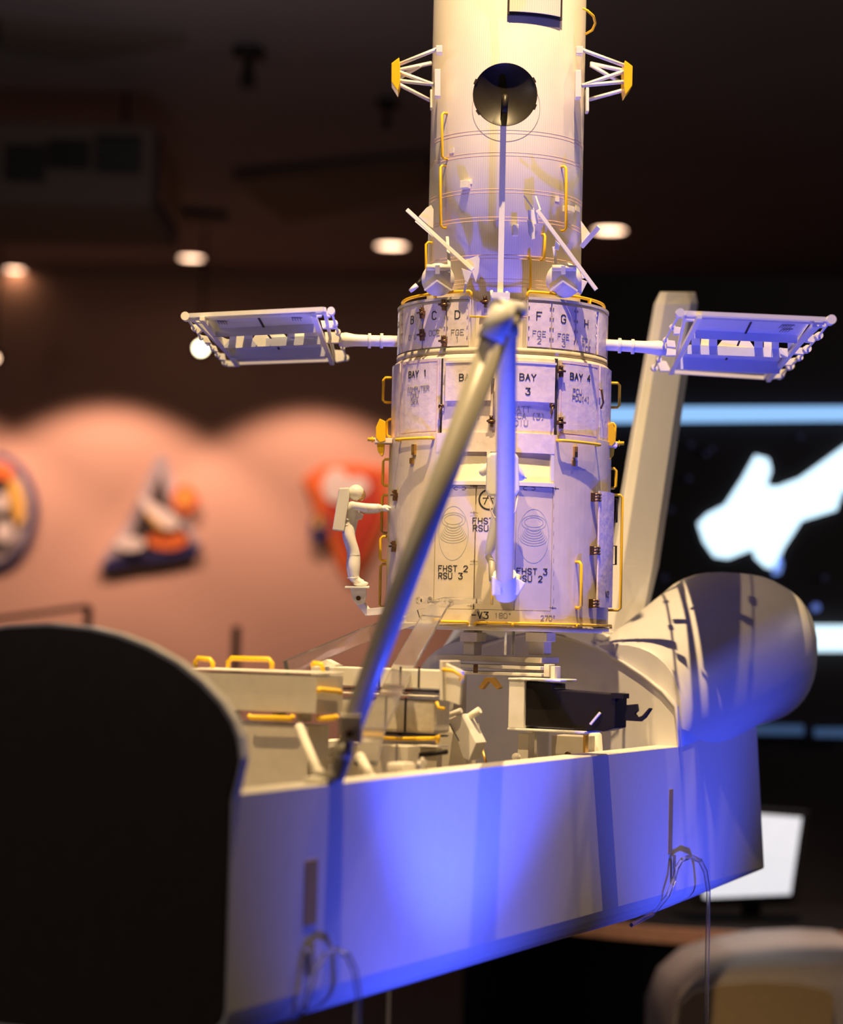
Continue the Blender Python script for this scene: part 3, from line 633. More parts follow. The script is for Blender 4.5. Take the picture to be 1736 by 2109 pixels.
# long arcs along ring top and lower edge
def arc_rail(t0, t1, z, R, r, posts, drop):
    n = 24; pts = [cylpt(t0, z - drop, R), cylpt(t0, z - .002, R)] + [cylpt(t0 + (t1 - t0) * (i + .3) / (n + .6), z, R) for i in range(n + 1)] + [cylpt(t1, z - .002, R), cylpt(t1, z - drop, R)]
    m = MB(); m.tube(pts, r, 8)
    for p in posts: m.tube([cylpt(p, z - drop, R), cylpt(p, z, R)], r * 1.2, 8)
    m.build('handrail', YELLOW, T)
zr = zRt + .015
arc_rail(HP(967, 600, RR)[0], -1.52, zr, RR - .006, .0021, (-.75,), .010)
arc_rail(HP(1089, 600, RR)[0], 1.52, zr, RR - .006, .0021, (.95,), .010)
zf = .0045
arc_rail(HP(894, 1283, RAF)[0], HP(965, 1283, RAF)[0], zf, RAF + .004, .0018, (), .004); arc_rail(HP(978, 1283, RAF)[0], 1.45, zf, RAF + .004, .0018, (.1, .7), .004)
m = MB(); m.tube([cylpt(HP(966, 650, RR)[0], HP(1000, 651, RR)[1], RR - .003), cylpt(HP(1086, 650, RR)[0], HP(1000, 651, RR)[1], RR - .003)], .0013, 8); m.build('handrail', YELLOW, T)
m = MB(); m.tube([P(1192 + 8, 17, 3.07), P(1210, 22, 3.07), P(1222, 33, 3.07), P(1226, 48, 3.08), P(1220, 62, 3.09), P(1206, 70, 3.1)], .0017, 8); m.build('handrail', YELLOW, T)
# small blocks on the tube
for x0, y0, x1, y1, hh in ((947, 371, 962, 387, .010), (1170, 424, 1184, 436, .010), (1056, 462, 1068, 484, .012)):
    m = MB(); m.pslab(x0, y0, x1, y1, RF - .001, RF + hh); m.build('sensor_block', CREAM, T, bevel=.0006)
for px, py in ((968, 374), (1190, 430), (930, 310), (1148, 410)):
    m = MB(); m.pslab(px - 4, py - 5, px + 4, py + 5, RF - .001, RF + .001); m.build('small_pad', CREAM, T)
# yellow grapple trunnions at the sides
for sg, X0, yy in ((-1, 790, 0), (1, 1252, 8)):
    def q(dx, y, z): return P(X0 + sg * dx, y + yy, z)
    m = MB(); m.prism([q(-4, 868, 3.07), q(8, 862, 3.07), q(16, 880, 3.07), q(16, 902, 3.07), q(8, 912, 3.07), q(-4, 908, 3.07)], FW * .045); o = m.build('trunnion_block', YELLOW, T, bevel=.001)
    m = MB(); m.tube([q(10, 905, 3.09), q(33, 905, 3.09)], [.0026, .0026], 12); m.tube([q(22, 905, 3.09), q(24, 905, 3.09)], .0042, 12); m.build('trunnion_pin', YELLOW, T)
    m = MB(); m.prism([q(-2, 912, 3.075), q(14, 912, 3.075), q(12, 930, 3.075), q(4, 940, 3.075), q(0, 934, 3.075)], FW * .03); m.build('trunnion_foot', YELLOW, T, bevel=.0008)
    m = MB(); m.box(q(0, 909, 3.085), (.012, 0, 0), (0, .014, 0), (0, 0, .0035)); m.build('trunnion_bracket', PANEL, T, bevel=.001)
# small vertical tie pieces under the top rails
for x, y in ((850, 935), (1187, 940)):
    m = MB(); m.pslab(x - 3, y - 20, x + 3, y + 2, RAF, RAF + .004); m.pslab(x - 7, y + 8, x - 1, y + 20, RAF, RAF + .003); m.build('strap_fitting', GOLD, T)
# strut brackets near the top
def strutset(sg, pts, plates, endp):
    m = MB(); m.prism([P(x, y, z) for x, y, z in endp], FW * .045 + RT * 0); o = m.build('bracket_end_plate', YELLOW, T, bevel=.001)
    for a, b in pts:
        m = MB(); m.tube([P(*a), P(*b)], .0028, 8); m.build('bracket_strut', WHITE, T)
    for c in plates:
        m = MB(); x0, y0, x1, y1, z = c; m.prism([P(x0, y0, z), P(x1, y0, z), P(x1, y1, z), P(x0, y1, z)], FW * .022); m.build('bracket_foot', WHITE, T, bevel=.0008)
strutset(-1, [((818, 134, 3.07), (905, 99, 3.055)), ((818, 145, 3.11), (888, 130, 3.125)), ((820, 162, 3.12), (868, 134, 3.12)), ((818, 147, 3.07), (896, 176, 3.06)), ((818, 166, 3.07), (896, 174, 3.06)), ((818, 172, 3.10), (888, 208, 3.13))],
         [(898, 93, 911, 108, 3.048), (895, 142, 907, 198, 3.048), (886, 184, 890, 222, 3.12)], [(822, 118, 3.06), (806, 130, 3.06), (806, 168, 3.06), (819, 188, 3.06), (824, 170, 3.06), (824, 136, 3.06)])
strutset(1, [((1291, 137, 3.07), (1194, 101, 3.055)), ((1290, 147, 3.11), (1216, 131, 3.125)), ((1275, 168, 3.12), (1216, 134, 3.12)), ((1291, 145, 3.07), (1198, 177, 3.06)), ((1291, 168, 3.07), (1199, 176, 3.06)), ((1290, 184, 3.10), (1214, 205, 3.13))],
         [(1187, 95, 1201, 110, 3.048), (1185, 144, 1197, 200, 3.048), (1207, 180, 1213, 229, 3.10)], [(1287, 124, 3.06), (1303, 136, 3.06), (1302, 176, 3.06), (1288, 196, 3.06), (1285, 178, 3.06), (1285, 142, 3.06)])
# high gain dish and mast
dc = hit_y(1040, 200, 2.924); ax = (CAM - dc).normalized(); ax = (ax + Vector((0, 0, .27))).normalized(); Rdish = .0418
prof = [(.0005, .006)] + [(Rdish * k / 10, .006 - .012 * 0 + (-.0) + (-.006 + .013 * (k / 10) ** 2)) for k in range(1, 11)] + [(Rdish + .0006, .0135), (Rdish + .0008, .012)] + [(Rdish * k / 8, -.003 + .013 * (k / 8) ** 2) for k in range(8, 0, -1)]
prof = [(r, h - .006 if i == 0 else h) for i, (r, h) in enumerate(prof)]
m = MB(); m.lathe(dc, ax, prof, 56); dd = m.build('dish_antenna', DISH, T)
m = MB(); m.tube([dc + ax * .0, dc + ax * .018 - Vector((0, 0, .006)), dc + ax * .020 - Vector((0, 0, .026))], [.0045, .0038, .0034], 12); m.build('feed_horn', DISH, dd)
Xd = Vector((0, 0, 1)).cross(ax).normalized(); Yd = ax.cross(Xd)
for a in (28, -22, 157, 215):
    a = math.radians(a); dr = Xd * math.cos(a) + Yd * math.sin(a); m = MB(); m.box(dc + ax * .012 + dr * (Rdish + .0008), dr * .0015, dr.cross(ax) * .0035, ax * .002); m.build('rim_lug', DISH, dd)
mt = hit_y(1037, 235, 2.944); mbm = hit_y(1030, 606, 2.947)
m = MB(); m.bar(mt, mbm, .0078, .0078, up=(0, 1, 0)); m.build('antenna_mast', WHITE, T, bevel=.0005)
m = MB(); m.bar(dc - ax * .004, hit_y(1037, 240, 2.946), .010, .008); m.build('dish_mount', DISH, T)
m = MB(); m.box(P(1031, 610, 2.96), (.012, 0, 0), (0, .008, 0), (0, 0, .004)); m.tube([P(1012, 598, 2.955), P(1014, 622, 2.955)], .002, 8); m.tube([P(1044, 600, 2.955), P(1044, 622, 2.955)], .002, 8); m.build('mast_hinge', WHITE, T)
# fittings around the ring top
def poly(nm, pts, Z, dz, ms=WHITE, bev=.0005):
    m = MB(); m.prism([P(x, y, Z) for x, y in pts], FW * dz); return m.build(nm, ms, T, bevel=bev)
def stick(nm, a, b, w, ms=WHITE):
    m = MB(); m.bar(P(*a), P(*b), w, w * .8, up=(0, 1, 0)); return m.build(nm, ms, T, bevel=.0004)
stick('brace_bar', (838, 432, 3.01), (974, 556, 2.985), .0052)
stick('brace_bar', (856, 455, 3.02), (892, 486, 3.01), .003)
poly('gusset_plate', [(862, 446), (878, 428), (888, 422), (893, 432), (892, 470), (884, 466)], 3.03, .006)
stick('support_post', (921, 488, 3.01), (926, 560, 2.99), .004, CREAM)
poly('gusset_plate', [(958, 536), (985, 526), (988, 534), (986, 560), (980, 582), (972, 560)], 2.99, .004, CREAM)
poly('gusset_plate', [(950, 552), (972, 560), (963, 583), (957, 578)], 2.975, .004, CREAM)
stick('support_post', (960, 580, 2.985), (956, 604, 2.985), .003, CREAM)
def pivot(cx, cy, r, Z):
    c = P(cx, cy, Z); n = (ray(cx, cy) * -1).normalized(); m = MB(); m.lathe(c, n, [(.001, -.006), (r, -.006), (r, 0), (.001, .001)], 40); o = m.build('pivot_disc', CREAM, T)
    m = MB(); m.tube([P(cx - 24, cy - 25, Z - .004), P(cx + 26, cy - 25, Z - .004)], .0042, 10); m.bar(P(cx - 1, cy - 30, Z - .008), P(cx - 1, cy - 12, Z - .006), .006, .004, up=(0, 1, 0)); m.build('pivot_axle', CREAM, T)
    m = MB(); m.bar(P(cx - 2, cy + 2, Z - .006), P(cx + 28, cy + 22, Z - .003), .0022, .003, up=(0, 1, 0)); m.bar(P(cx - 2, cy + 2, Z - .006), P(cx - 28, cy + 22, Z - .003), .0022, .003, up=(0, 1, 0)); m.build('pivot_struts', CREAM, T)
pivot(902, 576, .0222, 2.995); pivot(1161, 577, .0240, 2.995)
m = MB(); m.tube([P(870, 573, 3.02), P(856, 590, 3.01)], .003, 10); m.build('thruster_stem', BLACK, T)
m = MB(); m.tube([P(859, 587, 3.01), P(851, 594, 3.01), P(844, 600, 3.01)], [.0034, .0034, .0026], 12); m.build('thruster_tip', WHITE, T)
stick('brace_bar', (1106, 433, 2.985), (1228, 597, 2.985), .0052)
stick('fork_tine', (1079, 403, 2.99), (1099, 432, 2.985), .0022); stick('fork_tine', (1103, 404, 2.99), (1113, 433, 2.985), .0022)
poly('gusset_plate', [(1087, 432), (1107, 433), (1109, 460), (1100, 463), (1088, 450)], 2.995, .004)
poly('gusset_plate', [(1086, 452), (1098, 458), (1106, 480), (1102, 492), (1094, 494), (1088, 480)], 2.993, .004, CREAM)
poly('gusset_plate', [(1144, 495), (1153, 503), (1151, 515), (1142, 512)], 2.99, .006)
poly('gusset_plate', [(1190, 572), (1210, 580), (1197, 606), (1187, 600)], 3.0, .004, CREAM)
stick('support_post', (1140, 508, 3.0), (1148, 560, 3.0), .004, CREAM)
poly('gusset_plate', [(1196, 454), (1216, 482), (1198, 508)], 3.09, .004)
stick('brace_bar', (1198, 508, 3.08), (1234, 467, 3.06), .0065)
poly('gusset_plate', [(1196, 562), (1203, 556), (1207, 572), (1199, 574)], 3.0, .004)
# ---- solar arrays: level trays, long side running away from the viewer
ZARR = P(1022, 707, 3.1).z
def solar(d):
    def A(x, y, o=0.0): return hit_z(x, y, ZARR - o)
    def V(x, y, yr, xr=None):      # on the upright plane that stands where (xr, yr) lies on the tray
        xr = d['xm'] if xr is None else xr
        return hit_y(x, y, A(xr, yr + (xr - d['xm']) * d['slope']).y)
    m = MB()
    a, b = d['top']; m.bar(A(*a), A(*b), .006, .0055); c_ = (A(*a) + A(*b)) / 2
    m.bar(A(*a) - Vector((0, -.006, .0045)), A(*b) - Vector((0, -.006, .0045)), .004, .0028)
    e_, g_ = d['bot']; m.bar(A(*e_), A(*g_), .006, .0055)
    m.bar(A(*a), A(*e_), .004, .005); m.bar(A(*b), A(*g_), .004, .005)
    f = m.build('solar_array', WHITE, T)
    for a, b in d['cross']:
        m = MB(); m.bar(A(*a, .007), A(*b, .007), .0062, .006); m.build('side_rail', WHITE, f, bevel=.0005)
    for q in d['under']:
        m = MB(); m.prism([A(x, y) for x, y in q], (0, 0, .0015)); m.build('array_sheet', ARRAYB, f)
    for (x0, y0, x1, y1), h in d['beams']:
        a, b = A(x0, y0), A(x1, y1); hh = h * PXM * 1.03
        m = MB(); m.prism([a, b, b - Vector((0, 0, hh)), a - Vector((0, 0, hh))], (0, .002, 0)); m.build('cross_beam', ARRAYB, f)
    for q, yr in d['cream']:
        if yr is None: m = MB(); m.prism([A(x, y, .0008) for x, y in q], (0, 0, .0007))
        else: m = MB(); m.prism([V(x, y, yr) - Vector((0, .0015, 0)) for x, y in q], (0, .001, 0))
        m.build('centre_plate', WHITE, f)
    for a, b in d['split']: m = MB(); m.bar(A(*a, .001), A(*b, .001), .0026, .001); m.build('sheet_split', GAP, f)
    for ks in d['knobs']:
        pts = [A(x, y) for x, y, r in ks]
        for (x, y, r), p in zip(ks, pts):
            m = MB(); m.tube([p - Vector((0, .006, 0)), p + Vector((0, .010, 0))], r * (p.y / F_PX), 18); m.build('end_knob', WHITE, f)
        m = MB(); m.tube(pts, .0016, 8); m.build('end_link', WHITE, f)
    for q in d['ends']:
        ym = sum(y for x, y in q) / len(q); xm = sum(x for x, y in q) / len(q)
        yv = A(xm, ym).y; m = MB(); m.prism([hit_y(x, y, yv) for x, y in q], (0, .012, 0)); m.build('end_plate', WHITE, f, bevel=.0005)
    for x, y, n in d['marks']:
        m = MB(); c = A(x, y, .0004)
        fn = lambda u, v, t: c + Vector((u, -v * 5, -t))
        ribbon(m, fn, [[(-n * .002 + i * .0034, -.003), (-n * .002 + i * .0034, .003)] for i in range(n)] + [[(-n * .002, .002), (n * .0012, .002)]], .0012, .0003); m.build('sheet_marking', GREYINK, f)
    m = MB(); bx = d['boom']; m.tube([P(*p) for p, r in bx], [r * PXM for p, r in bx], 20)
    for p in d['rings']: c = P(*p); m.tube([c - Vector((.002, 0, 0)), c + Vector((.002, 0, 0))], 16 * PXM, 20)
    m.build('array_boom', WHITE, T)
solar(dict(xm=555, slope=-.05, top=((392, 650), (668, 637)), bot=((490, 748), (690, 741)),
    cross=[((416, 656), (489, 752)), ((646, 650), (684, 748))],
    under=[[(424, 656), (642, 647), (652, 684), (452, 693)], [(458, 701), (655, 693), (672, 740), (488, 746)]] + [[(a, 693 - (a - 452) * .045), (b, 693 - (b - 452) * .045), (b, 701 - (b - 458) * .041), (a, 701 - (a - 458) * .041)] for a, b in ((452, 457), (473, 487), (503, 520), (592, 607), (627, 655))],
    beams=[((440, 677, 650, 667), 17), ((462, 700, 660, 692), 17), ((474, 722, 672, 714), 20)],
    cream=[([(527, 689), (584, 687), (592, 697), (576, 713), (531, 714), (520, 699)], 697), ([(487, 690), (503, 689), (502, 716), (486, 717)], 697),
           ([(607, 686), (627, 685), (624, 712), (608, 713)], 697), ([(457, 694), (473, 701), (462, 712)], 697)],
    split=[((531, 652), (543, 674)), ((573, 716), (575, 721)), ((552, 689), (558, 697))],
    knobs=[[(382, 652, 9), (400, 676, 6), (413, 695, 5), (426, 706, 5), (436, 716, 5), (448, 731, 5), (463, 747, 6)], [(682, 641, 8), (690, 666, 6), (696, 684, 6), (703, 700, 5), (706, 716, 5), (713, 737, 6)]],
    ends=[[(384, 657), (400, 656), (414, 664), (400, 664)], [(398, 668), (413, 668), (417, 680), (406, 688)], [(412, 690), (426, 692), (434, 706), (420, 706)], [(430, 712), (444, 712), (448, 724), (436, 722)], [(444, 728), (462, 728), (464, 742), (450, 740)], [(460, 742), (482, 744), (486, 754), (466, 754)],
          [(648, 639), (664, 638), (662, 651), (652, 652)], [(664, 640), (682, 642), (680, 652), (667, 654)], [(660, 660), (690, 660), (694, 676), (664, 676)], [(668, 684), (698, 684), (702, 706), (672, 706)], [(684, 720), (708, 722), (712, 742), (692, 746)]],
    marks=[(462, 664, 4), (615, 657, 4)], boom=[((698, 700, 3.09), 14), ((712, 700, 3.09), 16), ((730, 701, 3.09), 13), ((765, 702, 3.09), 12), ((818, 703, 3.09), 12)], rings=[(761, 702, 3.09), (786, 702, 3.09)]))
solar(dict(xm=1530, slope=.05, top=((1412, 645), (1699, 658)), bot=((1386, 766), (1574, 778)),
    cross=[((1441, 652), (1381, 768)), ((1678, 669), (1582, 783))],
    under=[[(1441, 654), (1668, 664), (1642, 703), (1425, 695)], [(1419, 712), (1632, 720), (1588, 772), (1390, 762)]] + [[(a, 695 + (a - 1425) * .037), (b, 695 + (b - 1425) * .037), (b, 712 + (b - 1419) * .038), (a, 712 + (a - 1419) * .038)] for a, b in ((1424, 1442), (1460, 1477), (1553, 1571), (1590, 1604), (1622, 1636))],
    beams=[((1430, 680, 1642, 690), 16), ((1416, 711, 1626, 719), 18), ((1402, 735, 1606, 745), 26)],
    cream=[([(1487, 701), (1544, 703), (1553, 716), (1541, 733), (1493, 731), (1477, 713)], 716), ([(1444, 697), (1460, 698), (1458, 729), (1441, 728)], 716),
           ([(1573, 703), (1589, 704), (1588, 736), (1573, 735)], 716), ([(1605, 716), (1621, 719), (1621, 736)], 716)],
    split=[((1549, 659), (1535, 687)), ((1497, 738), (1491, 748)), ((1523, 702), (1519, 712))],
    knobs=[[(1400, 645, 9), (1384, 674, 6), (1370, 700, 5), (1364, 722, 5), (1357, 741, 5), (1348, 757, 7)], [(1711, 659, 10), (1686, 692, 8), (1662, 719, 8), (1647, 737, 6), (1627, 754, 8), (1607, 773, 8)]],
    ends=[[(1404, 650), (1436, 650), (1434, 660), (1412, 660)], [(1386, 672), (1402, 674), (1400, 688), (1388, 688)], [(1372, 700), (1390, 702), (1392, 716), (1374, 714)], [(1368, 716), (1400, 722), (1400, 732), (1370, 732)], [(1352, 742), (1372, 744), (1382, 764), (1360, 764)],
          [(1680, 660), (1706, 664), (1700, 674), (1680, 672)], [(1660, 688), (1684, 690), (1676, 706), (1650, 702)], [(1638, 716), (1660, 716), (1654, 730), (1630, 728)], [(1612, 742), (1640, 736), (1630, 752), (1606, 752)], [(1594, 762), (1622, 760), (1612, 778), (1586, 780)]],
    marks=[(1624, 672, 5), (1622, 680, 4)], boom=[((1238, 710, 3.09), 12), ((1280, 712, 3.09), 12), ((1330, 715, 3.09), 13), ((1356, 717, 3.09), 16), ((1372, 718, 3.09), 14)], rings=[(1276, 712, 3.09), (1303, 714, 3.09)]))

# ================================================================== SHUTTLE MODEL
BASE = S(.6, 0, -.26)
H = thing('space_shuttle_model', BASE, 'large white shuttle model with open payload bay and tall tail fin, blue lit side', 'shuttle model', rz=0)
L = 1.185
uT, uB = at_v(1560, 1487, .215)[0], at_v(1573, 1822, .215)[0]
def hull_ring(u, e=0.0, top=0.0, ch=1.0):
    outer = [(.215, .002 + top), (.215, -.07), (.215, -.14), (.215, -.198), (.2125, -.208), (.205, -.218), (.190, -.228), (.165, -.235)]
    inner = [(.150, -.180), (.185, -.165), (.205, -.130), (.205, -.06), (.205, .002 + top)]
    outer = [(v, w) if w > -.2 else (.215 - (.215 - v) * ch, -.198 + (w + .198) * ch) for v, w in outer]
    o = [(v, w) for v, w in outer] + [(-v, w) for v, w in reversed(outer)] + [(-v, w) for v, w in reversed(inner)] + inner
    return [S(u + e * (-w / .2), v, w) for v, w in o]
m = MB(); N = 14
m.loft([hull_ring(u) for u in (0, .3, .6, .9, L)] + [hull_ring(L + (uT - L) * k / 4, (uB - uT) * k / 4, .034 * k / 4, 1 - .85 * k / 4) for k in (.2, 1, 2, 3, 4)], cap=True, smooth=False)
m.build('fuselage_hull', SHUT, H)
# sill longerons
for sg in (1, -1):
    m = MB(); m.aabox((.0, sg * .180, -.006) if sg > 0 else (.0, -.213, -.006), (L, .2135, .003) if sg > 0 else (L, -.180, .003), lambda u, v, w: S(u, v, w)); m.build('sill_longeron', CREAM, H, bevel=.001)
m = MB(); m.aabox((.02, .150, -.035), (.62, .182, -.020), S); m.build('inner_ledge', CREAM, H, bevel=.001)
m = MB(); m.aabox((.01, -.15, -.182), (L, .15, -.176), S); m.build('bay_floor', LINER, H)
for u in (.2, .4, .6, .8, 1.0):
    m = MB(); m.prism([S(u, -.2, 0), S(u, -.2, -.13), S(u, -.15, -.17), S(u, .15, -.17), S(u, .2, -.13), S(u, .2, 0), S(u, .188, 0), S(u, .188, -.12), S(u, .14, -.158), S(u, -.14, -.158), S(u, -.188, -.12), S(u, -.188, 0)], SA * .012); m.build('bay_frame_rib', LINER, H)
# front cut bulkhead
def outline(pxs, u, apex_first=False):
    r = [at_u(x, y, u)[1:] for x, y in pxs]
    return r
fr = outline([(150, 1286), (200, 1291), (260, 1305), (320, 1328), (380, 1361), (430, 1400), (470, 1442), (495, 1480), (508, 1515), (513, 1560)], 0)
apex = max(w for v, w in fr)
half = [(0.0, apex + .001)] + [q for q in fr if q[0] > .01]
full = [(v, w) for v, w in half] + [(.2155, .0), (.2155, -.198), (.2125, -.209), (.190, -.229), (.160, -.236)]
full = full + [(-v, w) for v, w in reversed(full[1:])]
m = MB(); m.prism([S(-.012, v, w) for v, w in full], SA * .012); m.build('front_bulkhead', SHUT, H)
ins = [(v * .985, w - .003 if w > -.1 else w + .004) for v, w in full]
m = MB(); m.prism([S(-.0135, v, w) for v, w in ins], SA * .0015); m.build('cut_face', BLACKG, H)
# aft bulkhead
ar = outline([(1130, 1306), (1180, 1316), (1230, 1334), (1280, 1362), (1325, 1392), (1365, 1424), (1392, 1455), (1404, 1485), (1407, 1515)], L)
apx = max(w for v, w in ar)
half = [(0.0, apx + .003)] + [q for q in ar if q[0] > .02 and q[0] < .2155] + [(.2155, .002)]
afull = half + [(-v, w) for v, w in reversed(half[1:])]
m = MB(); m.prism([S(L, v, w) for v, w in [(.206, -.17)] + list(afull[1:len(half)])[::-1] + [afull[0]] + [(-v, w) for v, w in list(afull[1:len(half)])] + [(-.206, -.17)]], SA * .01); m.build('aft_bulkhead', SHUT, H)
m = MB()
pth = [S(L - .002, v, w) for v, w in half[::-1]] + [S(L - .002, -v, w) for v, w in half[1:]]
m.tube(pth, .0028, 8, cap=True); m.build('bulkhead_rim', SHUT, H)
# shoulder behind the bulkhead
def up_ring(u, sc, dw, dv=0):
    pts = [(v * sc + dv, w * sc + dw) for v, w in half[::-1]] + [(-v * sc + dv, w * sc + dw) for v, w in half[1:]]
    return [S(u, v, w) for v, w in pts]
m = MB(); m.loft([up_ring(L + .01, 1.0, 0), up_ring(L + .08, 1.0, .006), up_ring(L + .2, .98, .012), up_ring(uT, .95, .014)], smooth=True); m.build('aft_fuselage_shoulder', SHUT, H)
# manoeuvring pods
def pod(sg):
    def ring(u, cv, cw, rv, rw, n=40, p=2.3):
        out = []
        for k in range(n):
            a = 2 * PI * k / n; c, s_ = math.cos(a), math.sin(a)
            out.append(S(u, sg * (cv + rv * abs(c) ** (2 / p) * (1 if c > 0 else -1)), cw + rw * abs(s_) ** (2 / p) * (1 if s_ > 0 else -1)))
        return out
    secs = [(L + .012, .112, .045, .101, .098), (L + .06, .116, .052, .102, .101), (L + .13, .127, .072, .108, .104), (L + .20, .139, .093, .115, .111), (L + .28, .150, .117, .123, .118), (L + .34, .157, .136, .127, .122), (L + .40, .158, .137, .126, .121), (L + .455, .156, .135, .121, .117), (L + .475, .156, .134, .106, .104)]
    m = MB(); m.loft([ring(*q) for q in secs]); o = m.build('engine_pod', SHUT, H)
    return o
pd = pod(1); pod(-1)
# fin
def F3(x, y): u, v, w = at_v(x, y, 0); return u, w
LE = [(1236, 1330), (1262, 1165), (1300, 930), (1338, 705), (1352, 625), (1360, 600)]
MD = [(1318, 1330), (1336, 1165), (1360, 930), (1383, 705), (1392, 625), (1396, 592)]
TE = [(1312, 1330), (1352, 1165), (1388, 930), (1422, 705), (1433, 625), (1430, 602)]
rings = []
for i, (a, b, c) in enumerate(zip(LE, MD, TE)):
    ua, wa = F3(*a); ub, wb = F3(*b); uc, wc = F3(*c); t = (.026, .025, .023, .021, .020, .012)[i]
    ub = ua + (uc - ua) * .56; wb = (wa + wc) / 2
    rings.append([S(ua, 0, wa), S(ua + .012, t * .5, wa), S(ub, t, wb), S(uc - .004, t * .25, wc), S(uc, 0, wc), S(uc - .004, -t * .25, wc), S(ub, -t, wb), S(ua + .012, -t * .5, wa)])
m = MB(); m.loft(rings, smooth=False); m.build('tail_fin', SHUT, H, bevel=.002)
# hinge slots in the hull side where the stand hooks enter
def slot(x0, y0, x1, y1, wpx, nm='hull_slot'):
    a, b = at_v(x0, y0, .2152), at_v(x1, y1, .2152); d = S(*a) - S(*b); hw = wpx * 2.4 / F_PX
    m = MB(); m.aabox((min(a[0], b[0]) - hw / 2 / .449, .2150, b[2]), (min(a[0], b[0]) + hw / 2 / .449, .2156, a[2]), S); return m.build(nm, SLOT, H)
slot(642, 1772, 638, 1905, 22); slot(1382, 1626, 1384, 1758, 13)

# ================================================================== ROBOTIC ARM
sh = S(.172, .2, .004)
R_ = thing('robotic_arm', sh, 'long grey jointed robotic arm rising from the sill, elbow bent in front of telescope', 'robotic arm')
p0 = P(722, 1500, 2.25); p1 = P(1022, 688, 2.30); p2 = P(1044, 668, 2.31); p3 = P(1039, 1188, 2.83)
m = MB(); m.tube([p0, p0.lerp(p1, .5), p1], [.0112, .0128, .0140], 28); m.build('lower_boom', ARMM, R_)
m = MB(); m.tube([p2, p2.lerp(p3, .5), p3], [.0110, .0112, .0114], 28); m.build('upper_boom', WHITE, R_)
m = MB(); m.tube([P(1010, 702, 2.295), P(1030, 655, 2.300), P(1040, 632, 2.31)], [.0146, .0135, .0115], 20); m.tube([P(1020, 632, 2.30), P(1072, 640, 2.33)], [.0095, .0090], 18); m.build('elbow_joint', WHITE, R_)
m = MB(); m.tube([P(1044, 652, 2.31), P(1045, 690, 2.32)], .0122, 18); m.build('elbow_collar', ARMM, R_)
m = MB(); m.tube([P(1063, 652, 2.315), P(1076, 654, 2.315)], .006, 14); m.build('elbow_motor', BLACK, R_)
m = MB(); m.box(P(722, 1500, 2.25), RT * .0115, FW * .011, UP * .0145); m.build('shoulder_block', TAN, R_, bevel=.002)
m = MB(); m.tube([P(719, 1512, 2.238), P(719, 1512, 2.234)], .004, 14); m.build('shoulder_pivot', BRASS, R_)
m = MB(); m.tube([P(714, 1520, 2.25), P(704, 1560, 2.245), P(695, 1600, 2.24), sh + Vector((0, 0, .001))], [.0085, .0095, .0070, .0075], 16); m.ball(P(706, 1548, 2.243), .0105, 8); m.build('shoulder_post', ARMM, R_)
m = MB(); m.lathe(sh, (0, 0, 1), [(.013, -.003), (.013, .004), (.006, .006)], 24); m.build('shoulder_base', CREAM, R_)
m = MB(); m.tube([P(1039, 1182, 2.83), P(1042, 1228, 2.85)], [.0150, .0145], 20); m.box(P(1022, 1206, 2.835), RT * .006, FW * .010, UP * .012); m.build('wrist_joint', WHITE, R_, bevel=.0015)
m = MB(); m.bar(P(1058, 1222, 2.84), P(1074, 1196, 2.84), .010, .012); m.tube([P(1060, 1200, 2.845), P(1066, 1185, 2.85)], .005, 10); m.build('wrist_clamp', WHITE, R_, bevel=.001)
m = MB(); m.tube([P(1014, 1196, 2.86), P(1013, 1160, 2.88), P(1006, 1146, 2.89)], .0045, 10); m.build('work_platform', ARMM, R_)
m = MB(); m.tube([P(1013, 1215, 2.865), P(1013, 1246, 2.865)], .0018, 8); m.build('tether_pin', YELLOW, R_)

# ================================================================== ASTRONAUTS
def skin_mesh(name, nodes, edges, ms, parent, sub=2):
    me = bpy.data.meshes.new(name); me.from_pydata([Vector(n[0]) for n in nodes], edges, [])
    o = bpy.data.objects.new(name, me); C.objects.link(o)
    md = o.modifiers.new('s', 'SKIN'); md.use_smooth_shade = True; o.modifiers.new('u', 'SUBSURF').levels = sub
    lay = me.skin_vertices[0] if me.skin_vertices else None
    if lay is None:
        import bmesh
        bm = bmesh.new(); bm.from_mesh(me); bm.verts.layers.skin.verify(); bm.to_mesh(me); bm.free(); lay = me.skin_vertices[0]
    for i, n in enumerate(nodes):
        lay.data[i].radius = (n[1] * 1.22, (n[2] if len(n) > 2 else n[1]) * 1.22); lay.data[i].use_root = (i == 0)
    bpy.context.view_layer.update()
    ev = o.evaluated_get(bpy.context.evaluated_depsgraph_get()); nm = bpy.data.meshes.new_from_object(ev)
    vs = [v.co.copy() for v in nm.vertices]; fs = [tuple(p.vertices) for p in nm.polygons]
    bpy.data.objects.remove(o)
    m = MB(); m.smooth = True; m.v = vs; m.f = fs; m.mi = [0] * len(fs); m.sm = [True] * len(fs)
    return m.build(name, ms, parent)
K = .000672
ZA = 3.085
foot = P(738, 1206, ZA)
AS = thing('astronaut_figure', foot, 'small white spacesuited person with backpack reaching toward the left side of the telescope', 'astronaut figure')
def q(x, y, d=0.0): return P(x, y, ZA + d)
